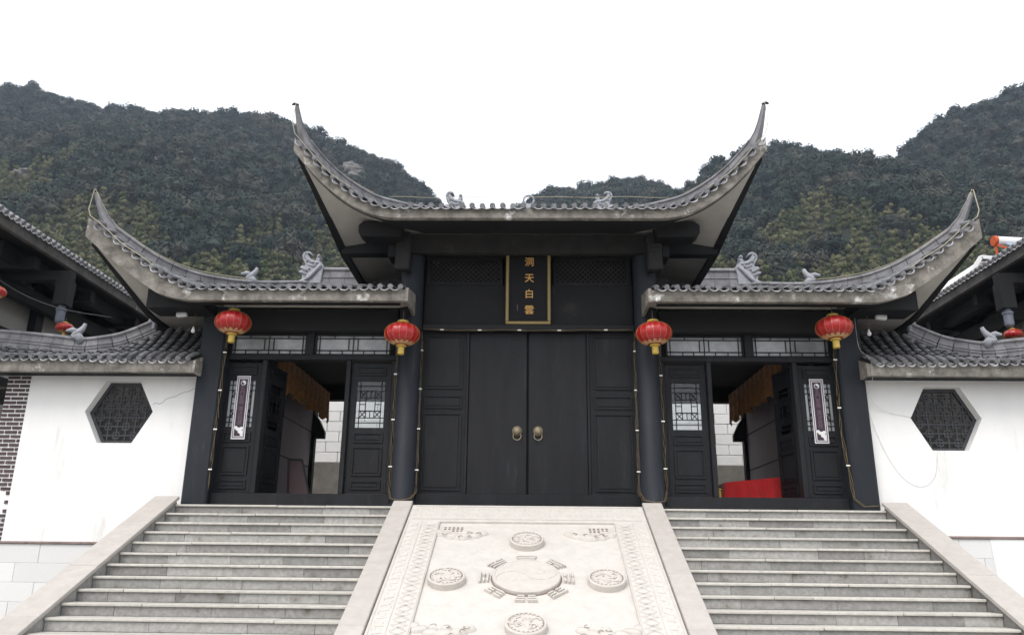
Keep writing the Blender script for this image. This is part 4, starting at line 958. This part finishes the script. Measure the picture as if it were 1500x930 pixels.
# rope lights on the roof tips
def rope(paths, r, label, m_='rope', name='rope_light', cat='rope light', grp='rope lights on the roofs'):
    m = MB()
    for p in paths:
        p = [Vector(q) for q in p]
        if cat == 'cable':
            e = [p[0]]+p+[p[-1]]; p = [0.5*(2*e[i]+(e[i+1]-e[i-1])*u+(2*e[i-1]-5*e[i]+4*e[i+1]-e[i+2])*u*u+(3*e[i]-e[i-1]-3*e[i+1]+e[i+2])*u**3) for i in range(1, len(e)-2) for u in (0, 0.2, 0.4, 0.6, 0.8)]+[p[-1]]
        m.tube(p, r, 5)
    o = part(name, m, m_, smooth=True); return tag(o, label, cat, grp)
for s, nm in ((-1, 'left'), (1, 'right')):
    h = roofs[s][1]; tp = h['tip']; sf = h['surf']
    eave = [sf(x, 0.0)+Vector((0, -0.09, 0.06+0.015*math.sin(x*9))) for x in np.linspace(7.38, 6.2, 16)]
    rope([[tp+Vector((0, -0.06, 0.03)), tp+Vector((s*0.02, -0.09, -0.35))]+eave, [tp+Vector((0, -0.03, 0.05))]+[h['hp'](t)+Vector((0, -0.06, 0.05)) for t in np.linspace(0.09, 0.68, 24)]], 0.008, 'straw coloured rope light along the %s wing roof corner' % nm)
    h = ti[(s+1)//2]; tp = h['tip']; sf = h['surf']
    eave = [sf(x, 0.0)+Vector((0, -0.09, 0.07+0.012*math.sin(x*9))) for x in np.linspace(3.95, 2.9, 14)]
    rope([[tp+Vector((0, -0.06, 0.03)), tp+Vector((s*0.02, -0.09, -0.35))]+eave, [tp+Vector((0, -0.03, 0.05))]+[h['hp'](t)+Vector((0, -0.05, 0.045)) for t in np.linspace(0.06, 0.45, 18)]], 0.006, 'straw coloured rope light on the %s corner of the raised middle roof' % nm)
rope([[(x, -1.07+0.005*math.sin(x*7), 4.93+0.008*math.sin(x*5)) for x in np.linspace(-2.3, 2.3, 40)]], 0.004, 'thin rope light along the middle eave of the raised roof')
# cables at the right wall and left hall
rope([[(5.62, 0.2, 3.30), (5.64, 0.22, 2.75), (5.70, 0.0, 2.50), (5.74, 0.05, 2.2), (5.75, 0.29, 1.95), (6.0, 0.46, 1.72), (6.49, 0.49, 1.60)], [(5.76, 0.46, 1.75), (5.95, 0.49, 1.1), (6.2, 0.49, 0.62), (6.5, 0.49, 0.45), (6.75, 0.49, 0.62), (6.85, 0.49, 1.04)]], 0.003, 'pale cable hanging from the eave across the right white wall', 'cable', 'loose_cable', 'cable', 'loose cables')
rope([[(-9.55, -0.5, 4.02), (-9.0, 0.1, 3.66), (-8.4, 0.15, 3.42), (-7.9, 0.15, 3.30), (-7.3, 0.2, 3.22)]], 0.007, 'grey cable sagging from the left side hall to the gate', 'lattgrey', 'loose_cable', 'cable', 'loose cables')
# floodlights and bulbs under the wing corners
for s, nm in ((-1, 'left'), (1, 'right')):
    t = thing('floodlight', (s*6.02, 0.1, 3.27), 'small pale floodlight under the %s wing corner' % nm, 'floodlight', 'floodlights under the wing corners')
    m = MB(); m.box(-0.09, 0.09, -0.05, 0.03, -0.07, 0.06); o = part('housing', m, 'white', t, bevel=0.012, local=True); part('lamp_glass', MB().box(-0.075, 0.075, -0.054, -0.051, -0.055, 0.045), 'paper', o)
    part('bracket', MB().box(-0.02, 0.02, -0.01, 0.01, 0.06, 0.13), 'beam', t, local=True); t.rotation_euler = (RAD(-15), RAD(8*s), 0)
    t = thing('light_bulb', (s*5.79, 0.1, 2.97), 'bare bulb hanging on a wire beside the outer %s column' % nm, 'bulb', 'bare bulbs by the outer columns')
    m = MB(); m.lathe([(0.012, 0.06), (0.018, 0.03), (0.036, -0.01), (0.03, -0.04), (0.004, -0.055)], n=12); part('glass_bulb', m, 'white', t, smooth=True, local=True)
    m = MB(); m.tube([(0, 0, 0.06), (0, 0, 0.42)], 0.005, 5); part('wire', m, 'wire', t, local=True)

# curtains, red table, notice board
for s, nm in ((-1, 'left'), (1, 'right')):
    m = MB()
    def cur(a, b):
        y = lerp(1.35, 5.35, a); z = lerp(2.92, 2.20+0.10*abs(math.sin(a*22)), b)
        return (s*(4.66+0.035*math.sin(a*70)*(0.3+b)), y, z)
    m.grid(120, 6, cur); m.grid(120, 6, lambda a, b: (cur(a, b)[0]+s*0.012, cur(a, b)[1], cur(a, b)[2]))
    o = part('valance_curtain', m, 'curtain', smooth=True, fix=False); tag(o, 'orange brown brocade valance hanging inside the %s doorway' % nm, 'curtain', 'orange valances inside the doorways')
t = thing('covered_table', (4.1, 1.9, FL), 'low table draped in bright red cloth inside the right doorway', 'table')
m = MB()
TX0, TX1, TY0, TY1, TZ = 3.55, 4.62, 1.6, 2.5, 0.70
per = []
for i in range(80):
    q = i/80*4; k = int(q); f_ = q-k
    per.append([(lerp(TX0, TX1, f_), TY0), (TX1, lerp(TY0, TY1, f_)), (lerp(TX1, TX0, f_), TY1), (TX0, lerp(TY1, TY0, f_))][k])
vs = []
for lv, (z, ex) in enumerate(((TZ, 0), (TZ-0.02, 0.012), (0.4, 0.03), (FL+0.01, 0.05))):
    for i, (x, y) in enumerate(per):
        w = ex*(1+0.8*math.sin(i*1.3)) if lv > 1 else ex; cx_, cy_ = (TX0+TX1)/2, (TY0+TY1)/2
        zz = z-(0.10*(TX1-x) if lv < 2 else 0)
        vs.append((x+w*(1 if x > cx_ else -1)*(abs(x-cx_) > 0.5), y+w*(1 if y > cy_ else -1)*(abs(y-cy_) > 0.4), zz))
m.add(vs, [(l*80+i, l*80+(i+1) % 80, (l+1)*80+(i+1) % 80, (l+1)*80+i) for l in range(3) for i in range(80)]+[tuple(range(80))])
part('cloth', m, 'red', t, smooth=False)
m = MB()
for x, y in ((3.55, 1.7), (4.5, 1.7), (3.55, 2.4), (4.5, 2.4)):
    m = MB(); m.box(x-0.03, x+0.03, y-0.03, y+0.03, FL, 0.5); part('leg', m, 'maroon', t)
BX = 0.17
t = thing('notice_board', (-4.08, 1.5, FL), 'dark maroon board leaning on a stand inside the left doorway', 'board')
m = MB(); m.prism([(-4.53, 0.93), (-4.28, 0.93), (-4.06, 0.28), (-4.45, 0.28)], lambda u, v: (u+BX, 1.42+0.2*(v-0.3), v), (0, 0.04, 0.0)); part('panel', m, 'maroon', t)
m = MB(); fr_ = [(-4.53, 0.93), (-4.28, 0.93), (-4.06, 0.28), (-4.45, 0.28)]
for a, b in zip(fr_, fr_[1:]+fr_[:1]): m.bar((a[0]+BX, 1.41+0.2*(a[1]-0.3), a[1]), (b[0]+BX, 1.41+0.2*(b[1]-0.3), b[1]), 0.03, 0.03, up=(0,1,0))
part('frame', m, 'beam', t)
for x in (-4.25, -3.93):
    m = MB(); m.bar((x, 1.45, 0.32), (x, 1.62, FL), 0.03, 0.03); part('leg', m, 'beam', t)
t = part('yellow_marker_post', MB().lathe([(0.03, FL), (0.03, 0.42), (0.02, 0.44), (0.045, 0.45), (0.045, 0.47), (0.001, 0.48)], c=(3.42, 1.5, 0), n=10), 'gold'); tag(t, 'small yellow post standing left of the red table', 'post')

# annex with solar heater behind the right hall
t = thing('annex_building', (14.2, 9.6, FL), 'white gabled annex rising behind the right side hall eave', 'building')
m = MB(); m.prism([(12.0, 0.05), (12.0, 6.55), (12.55, 7.30), (16.2, 6.95), (16.2, 0.05)], lambda u, v: (u, 8.0, v), (0, 3.0, 0)); part('wall', m, 'plaster', t)
m = MB(); m.bar((12.62, 7.97, 7.22), (12.72, 7.97, 6.4), 0.05, 0.05); part('red_trim', m, 'orange', t)
m = MB(); m.bar((11.9, 7.9, 6.50), (12.56, 7.9, 7.38), 0.10, 0.06, up=(0,1,0)); m.bar((12.56, 7.9, 7.38), (16.3, 7.9, 7.02), 0.1, 0.06, up=(0,1,0)); part('roof_edge', m, 'white', t)
t = thing('solar_water_heater', (14.1, 9.0, 7.1), 'solar water heater with white tank and orange frame above the right hall roof', 'water heater')
m = MB(); m.tube([(13.55, 9.0, 8.38), (15.0, 9.0, 8.30)], 0.145, 16); part('tank', m, 'white', t, smooth=False)
m = MB(); m.lathe([(0.15, 0.03), (0.15, 0.12), (0.10, 0.13)], c=(13.42, 9.0, 8.39), n=16, axis='X'); part('tank_end_cap', m, 'orange', t)
for i in range(12):
    x = 13.75+i*0.1; m = MB(); m.tube([(x, 8.92, 8.28), (x+0.35, 8.2, 7.65)], 0.040, 8); part('glass_tube', m, 'solar', t)
m = MB()
for a, b in (((13.5, 9.0, 8.3), (13.5, 9.0, 7.2)), ((13.5, 9.0, 8.28), (14.1, 8.2, 7.60)), ((13.5, 9.0, 7.65), (14.1, 8.2, 7.60)), ((14.9, 9.0, 8.25), (14.9, 9.0, 7.1)), ((14.1, 8.2, 7.60), (15.2, 8.2, 7.58))): m.bar(a, b, 0.05, 0.05)
part('frame', m, 'orange', t)
m = MB(); m.prism([(13.0, 7.35), (13.55, 7.75), (14.2, 7.75), (13.6, 7.2)], lambda u, v: (u, 8.4, v), (0, 0.06, 0)); part('wooden_board', m, 'board', t)
t.location = (14.3, 9.0, 7.02)

# ================================================================== HILLS
LH = [(-420, 262), (-306, 257), (-286, 258), (-256, 248), (-224, 239), (-184, 238), (-153, 237), (-129, 231), (-97, 215), (-70, 203), (-51, 184), (-25, 150), (10, 105), (60, 60), (120, 20), (420, 0)]
CH = [(-420, 0), (-90, 60), (-40, 150), (-12, 192), (5, 211), (30, 214), (63, 220), (87, 214), (130, 195), (200, 180), (420, 150)]
RH = [(-420, 0), (-20, 30), (30, 95), (55, 145), (75, 170), (89, 183), (109, 190), (125, 190), (147, 183), (166, 179), (181, 190), (203, 211), (223, 214), (241, 222), (300, 245), (420, 270)]
TREE_H = 6.0
def one(tab, x, y, yc, y0=88.0, w=6):
    zc = sum(interp(tab, x+d) for d in (-w, 0, w))/3-TREE_H
    t = (y-y0)/(yc-y0)
    if t <= 0: return -1+t*5
    if t <= 1: return zc*(0.80*t+0.20*t**0.5)*1.0
    return zc*(1-((t-1)*1.6)**1.3) if t < 1.6 else -20
def height(x, y):
    h = max(one(LH, x, y, 380), one(CH, x, y, 425), one(RH, x, y, 330))
    n = mnoise.fractal(Vector((x*0.012, y*0.012, 3.1)), 1.0, 2.0, 4)
    e = max(0, min(1, (y-95)/60)); return h+n*7*e*(0.4 if y > 300 else 1)
NXg, NYg = 211, 116
m = MB(); X = np.linspace(-420, 420, NXg); Yg = np.linspace(60, 520, NYg); HZ = np.array([[height(x, y) for y in Yg] for x in X])
m.add([(X[i], Yg[j], HZ[i, j]) for i in range(NXg) for j in range(NYg)], [(i*NYg+j, (i+1)*NYg+j, (i+1)*NYg+j+1, i*NYg+j+1) for i in range(NXg-1) for j in range(NYg-1)])
struct('hills', m, 'hill', smooth=True, fix=False)
def hz_at(x, y):
    i = min(max((x+420)/4, 0), NXg-2); j = min(max((y-60)/4, 0), NYg-2); a, b = int(i), int(j); u, v = i-a, j-b
    return (HZ[a, b]*(1-u)+HZ[a+1, b]*u)*(1-v)+(HZ[a, b+1]*(1-u)+HZ[a+1, b+1]*u)*v

# tree crown meshes: leaf clumps spread over uneven lobes
def crown_mesh(name, seed, mt, R=2.6, H=4.2, nl=320, ls=0.55, kind='round'):
    r = random.Random(seed); m = MB(); lobes = []
    if kind == 'round':
        for k in range(6):
            a = k*1.05+r.uniform(-0.4, 0.4); q = R*r.uniform(0.1, 0.55); lobes.append((Vector((q*math.cos(a), q*math.sin(a), H*r.uniform(0.35, 0.85)*(1.1-0.3*q/R))), R*r.uniform(0.38, 0.62)))
    else:
        for k in range(8):
            a = r.uniform(0, 6.28); q = R*r.uniform(0.0, 0.5); h = H*r.uniform(0.2, 1.0)*(1-0.3*q/R); lobes.append((Vector((q*math.cos(a), q*math.sin(a), h)), R*r.uniform(0.22, 0.42)*(1.15-0.55*h/H)))
    for k in range(nl):
        c, rad = r.choice(lobes); d = Vector((r.gauss(0, 1), r.gauss(0, 1), r.gauss(0.25, 1))).normalized(); p = c+d*rad*r.uniform(0.75, 1.12)
        if kind != 'round': p.z += r.uniform(-0.1, 0.25)*rad
        nrm = (d+Vector((r.gauss(0, 0.28), r.gauss(0, 0.28), r.gauss(0, 0.28)))).normalized()
        a = nrm.orthogonal().normalized(); a = Matrix.Rotation(r.uniform(0, 6.28), 3, nrm) @ a; b = nrm.cross(a); s1 = ls*r.uniform(0.6, 1.3); s2 = s1*(0.75 if kind == 'round' else 0.45)
        m.add([p-a*s1*0.5, p-b*s2*0.5, p+a*s1*0.5+nrm*s1*0.06, p+b*s2*0.5], [(0, 1, 2, 3)])
    for c, rad in lobes:                                  # closed core added inside each lobe to block see-through
        vs = []; rr_ = rad*0.72
        for i in range(6):
            vs.append(c+Vector((rr_*math.cos(i*1.047), rr_*math.sin(i*1.047), 0)))
        vs += [c+Vector((0, 0, rr_)), c-Vector((0, 0, rr_))]
        m.add(vs, [(i, (i+1) % 6, 6) for i in range(6)]+[((i+1) % 6, i, 7) for i in range(6)])
    return m.mesh(name, [MT[mt]], fix=False)
def forest(name, label, pts, meshes):
    pc = bpy.data.collections.new(name+'_crowns')
    for i, me in enumerate(meshes): pc.objects.link(bpy.data.objects.new('%s_crown_%02d' % (name, i), me))
    me = bpy.data.meshes.new(name); me.from_pydata([p[:3] for p in pts], [], [])
    for an, k in (('scl', 3), ('rot', 4)):
        at = me.attributes.new(an, 'FLOAT', 'POINT'); at.data.foreach_set('value', [p[k] for p in pts])
    at = me.attributes.new('pick', 'INT', 'POINT'); at.data.foreach_set('value', [p[5] for p in pts])
    o = bpy.data.objects.new(name, me); COL.objects.link(o); tag(o, label, 'forest', kind='stuff')
    ng = bpy.data.node_groups.new(name+'_nodes', 'GeometryNodeTree'); ng.interface.new_socket('Geometry', in_out='INPUT', socket_type='NodeSocketGeometry'); ng.interface.new_socket('Geometry', in_out='OUTPUT', socket_type='NodeSocketGeometry')
    N, L = ng.nodes, ng.links
    gi, go = N.new('NodeGroupInput'), N.new('NodeGroupOutput'); ci = N.new('GeometryNodeCollectionInfo'); ci.inputs[0].default_value = pc; ci.inputs[1].default_value = True; ci.inputs[2].default_value = True
    ip = N.new('GeometryNodeInstanceOnPoints'); ip.inputs['Pick Instance'].default_value = True
    def attr(nm, ty): a = N.new('GeometryNodeInputNamedAttribute'); a.data_type = ty; a.inputs[0].default_value = nm; return a
    L.new(gi.outputs[0], ip.inputs['Points']); L.new(ci.outputs[0], ip.inputs['Instance']); L.new(attr('pick', 'INT').outputs[0], ip.inputs['Instance Index'])
    cb = N.new('ShaderNodeCombineXYZ'); L.new(attr('rot', 'FLOAT').outputs[0], cb.inputs[2]); L.new(cb.outputs[0], ip.inputs['Rotation'])
    L.new(attr('scl', 'FLOAT').outputs[0], ip.inputs['Scale']); L.new(ip.outputs[0], go.inputs[0])
    md = o.modifiers.new('trees', 'NODES'); md.node_group = ng
    return o
rf = random.Random(5); dark, bamboo = [], []
rocks_at = [(-81, 326), (-127, 291), (-126, 312), (-134, 246), (-125, 255), (-104, 233), (-201, 337), (-104, 288), (-173, 230), (127, 270), (-88, 338)]
y = 112.0
while y < 440:
    sp = 2.5 if y < 170 else 3.2 if y < 220 else 4.3 if y < 300 else 4.8
    hw = (y+13)*0.74+12; x = -hw
    while x < hw:
        px, py = x+rf.uniform(-0.5, 0.5)*sp, y+rf.uniform(-0.5, 0.5)*sp; x += sp
        z = hz_at(px, py)
        if z < 20: continue
        if z/(py+13) < 0.24: continue
        yc = 380 if px < -45 else 425 if px < 72 else 330
        if py > yc+14: continue
        if any((px-a)**2+((py+(5 if k_ in (0, 10) else 2)-b)*(0.7 if k_ in (0, 10) else 1))**2 < (80 if k_ in (0, 10) else 26) for k_, (a, b) in enumerate(rocks_at)) and rf.random() < 0.85: continue
        nz = mnoise.noise(Vector((px*0.02, py*0.02, 7)))+0.5*mnoise.noise(Vector((px*0.06, py*0.06, 1)))
        lim = (104 if px < 0 else 90)+45*nz + (12 if px < -150 else 0)
        if px < 0: lim -= max(0, (px+190))*0.11
        crest = py > yc-25
        if z < lim: bamboo.append((px, py, z-0.6, rf.uniform(0.62, 1.1), rf.uniform(0, 6.28), rf.randrange(4)))
        else: dark.append((px, py, z-1.2, rf.choice((0.65, 0.85, 1.0, 1.15, 1.35))*rf.uniform(0.9, 1.15)*(1.1 if crest else 1), rf.uniform(0, 6.28), rf.randrange(6)))
    y += sp*0.92
forest('hill_forest', 'dark evergreen forest covering the upper hillsides', dark, [crown_mesh('hill_crown', 20+i, 'leafdark', R=3.3+0.3*(i % 3), H=5.2+0.8*(i % 2), nl=520, ls=0.72) for i in range(6)])
forest('bamboo_grove', 'olive bamboo grove on the lower hillsides behind the roofs', bamboo, [crown_mesh('bamboo_plume', 40+i, 'leafbamboo', R=2.6, H=6.5, nl=620, ls=0.62, kind='plume') for i in range(4)])
RL = ['large pale cliff face on the right shoulder of the left hill', 'pale rock in the middle of the left hill, lower of a pair', 'pale rock in the middle of the left hill, upper of a pair', 'small rock low on the left hill, left of its neighbour', 'small rock low on the left hill, right of its neighbour', 'lowest pale rock on the left hill, above the bamboo', 'pale rock high on the left hill near the crest', 'small rock left of the raised roof corner on the left hill', 'small pale rock at the far left of the left hill', 'reddish pale rock on the hill right of the raised roof', 'pale cliff just above the large cliff face on the left hill']
for k, (a, b) in enumerate(rocks_at):
    z = hz_at(a, b); bm = bmesh.new(); bmesh.ops.create_icosphere(bm, subdivisions=3, radius=1)
    for v in bm.verts:
        d = 1+0.6*mnoise.noise(v.co*1.6+Vector((k*9, 0, 0)))+0.45*mnoise.noise(v.co*4.5+Vector((0, k*5, 0))); v.co = Vector((v.co.x*(4.6 if k in (0, 10) else 2.6)*d, v.co.y*3*d, v.co.z*(4.2 if k in (0, 10) else 1.8)*d))
    me = bpy.data.meshes.new('rock_outcrop'); bm.to_mesh(me); bm.free(); me.materials.append(MT['rock'])
    o = link('rock_outcrop', me, None, Matrix.Translation((a, b-1.0, z+1.2)))
    tag(o, RL[k], 'rock', 'rock outcrops on the hillsides')

# nearer trees standing above the wing roofs
def tree(loc, h, R, seed, label, mt='leafgreen', kind='plume'):
    t = thing('bamboo_tree' if kind == 'plume' else 'broadleaf_tree', loc, label, 'tree', 'trees behind the wing roofs')
    r = random.Random(seed); m = MB()
    m.tube([(0, 0, -1.5), (0.1, 0.05, h*0.35), (0.0, 0.1, h*0.7), (0.15, 0, h*0.97)], 0.16, 7, scl=[1.3, 1, 0.6, 0.15])
    for k in range(5):
        a = r.uniform(0, 6.28); z0 = h*r.uniform(0.3, 0.75); m.tube([(0, 0, z0), (R*0.35*math.cos(a), R*0.35*math.sin(a), z0+h*0.1), (R*0.7*math.cos(a), R*0.7*math.sin(a), z0+h*0.16)], 0.06, 5, scl=[1, 0.7, 0.3])
    part('trunk', m, 'bark', t, local=True)
    link('crown', crown_mesh('crown', seed, mt, R=R, H=h, nl=2600, ls=0.34 if kind == 'plume' else 0.3, kind=kind), t, local=True)
for i, (x, y, h, R, lb, kd) in enumerate(((50, 112, 13, 3.0, 'tall dark green bamboo clump above the right wing roof, tallest there', 'plume'), (57, 114, 9, 3.4, 'rounded green tree above the right wing roof, right of the tall clump', 'round'), (39.5, 112, 8, 2.8, 'green bamboo clump just right of the right dragon ornament', 'plume'), (44.5, 115, 7, 2.6, 'low green tree left of the tall bamboo clump', 'round'), (-29, 112, 8, 3.2, 'yellow green tree beside the left dragon ornament, under the raised eave', 'round'), (-26, 114, 9, 2.6, 'green bamboo under the left raised eave', 'plume'), (65, 114, 8, 3.0, 'green bushy tree below the right roof tip', 'round'))):
    z = hz_at(x, y); tree((x, y, max(z, 26)-1.0), h, R, 70+i, lb, kind=kd)

# ================================================================== HAZE
m = MB(); m.box(-470, 470, -40, 560, -4.0, 300)
hz_ = part('haze', m, 'white'); hz_.data.materials.clear()
hm = bpy.data.materials.new('haze_air'); hm.use_nodes = True; hm.node_tree.nodes.clear()
ho = hm.node_tree.nodes.new('ShaderNodeOutputMaterial'); hv = hm.node_tree.nodes.new('ShaderNodeVolumePrincipled')
hv.inputs['Color'].default_value = (0.72, 0.84, 1.0, 1); hv.inputs['Density'].default_value = 0.00027; hv.inputs['Anisotropy'].default_value = 0.2
hm.node_tree.links.new(hv.outputs[0], ho.inputs['Volume']); hz_.data.materials.append(hm); tag(hz_, 'thin pale haze filling the valley air', 'haze', kind='stuff')
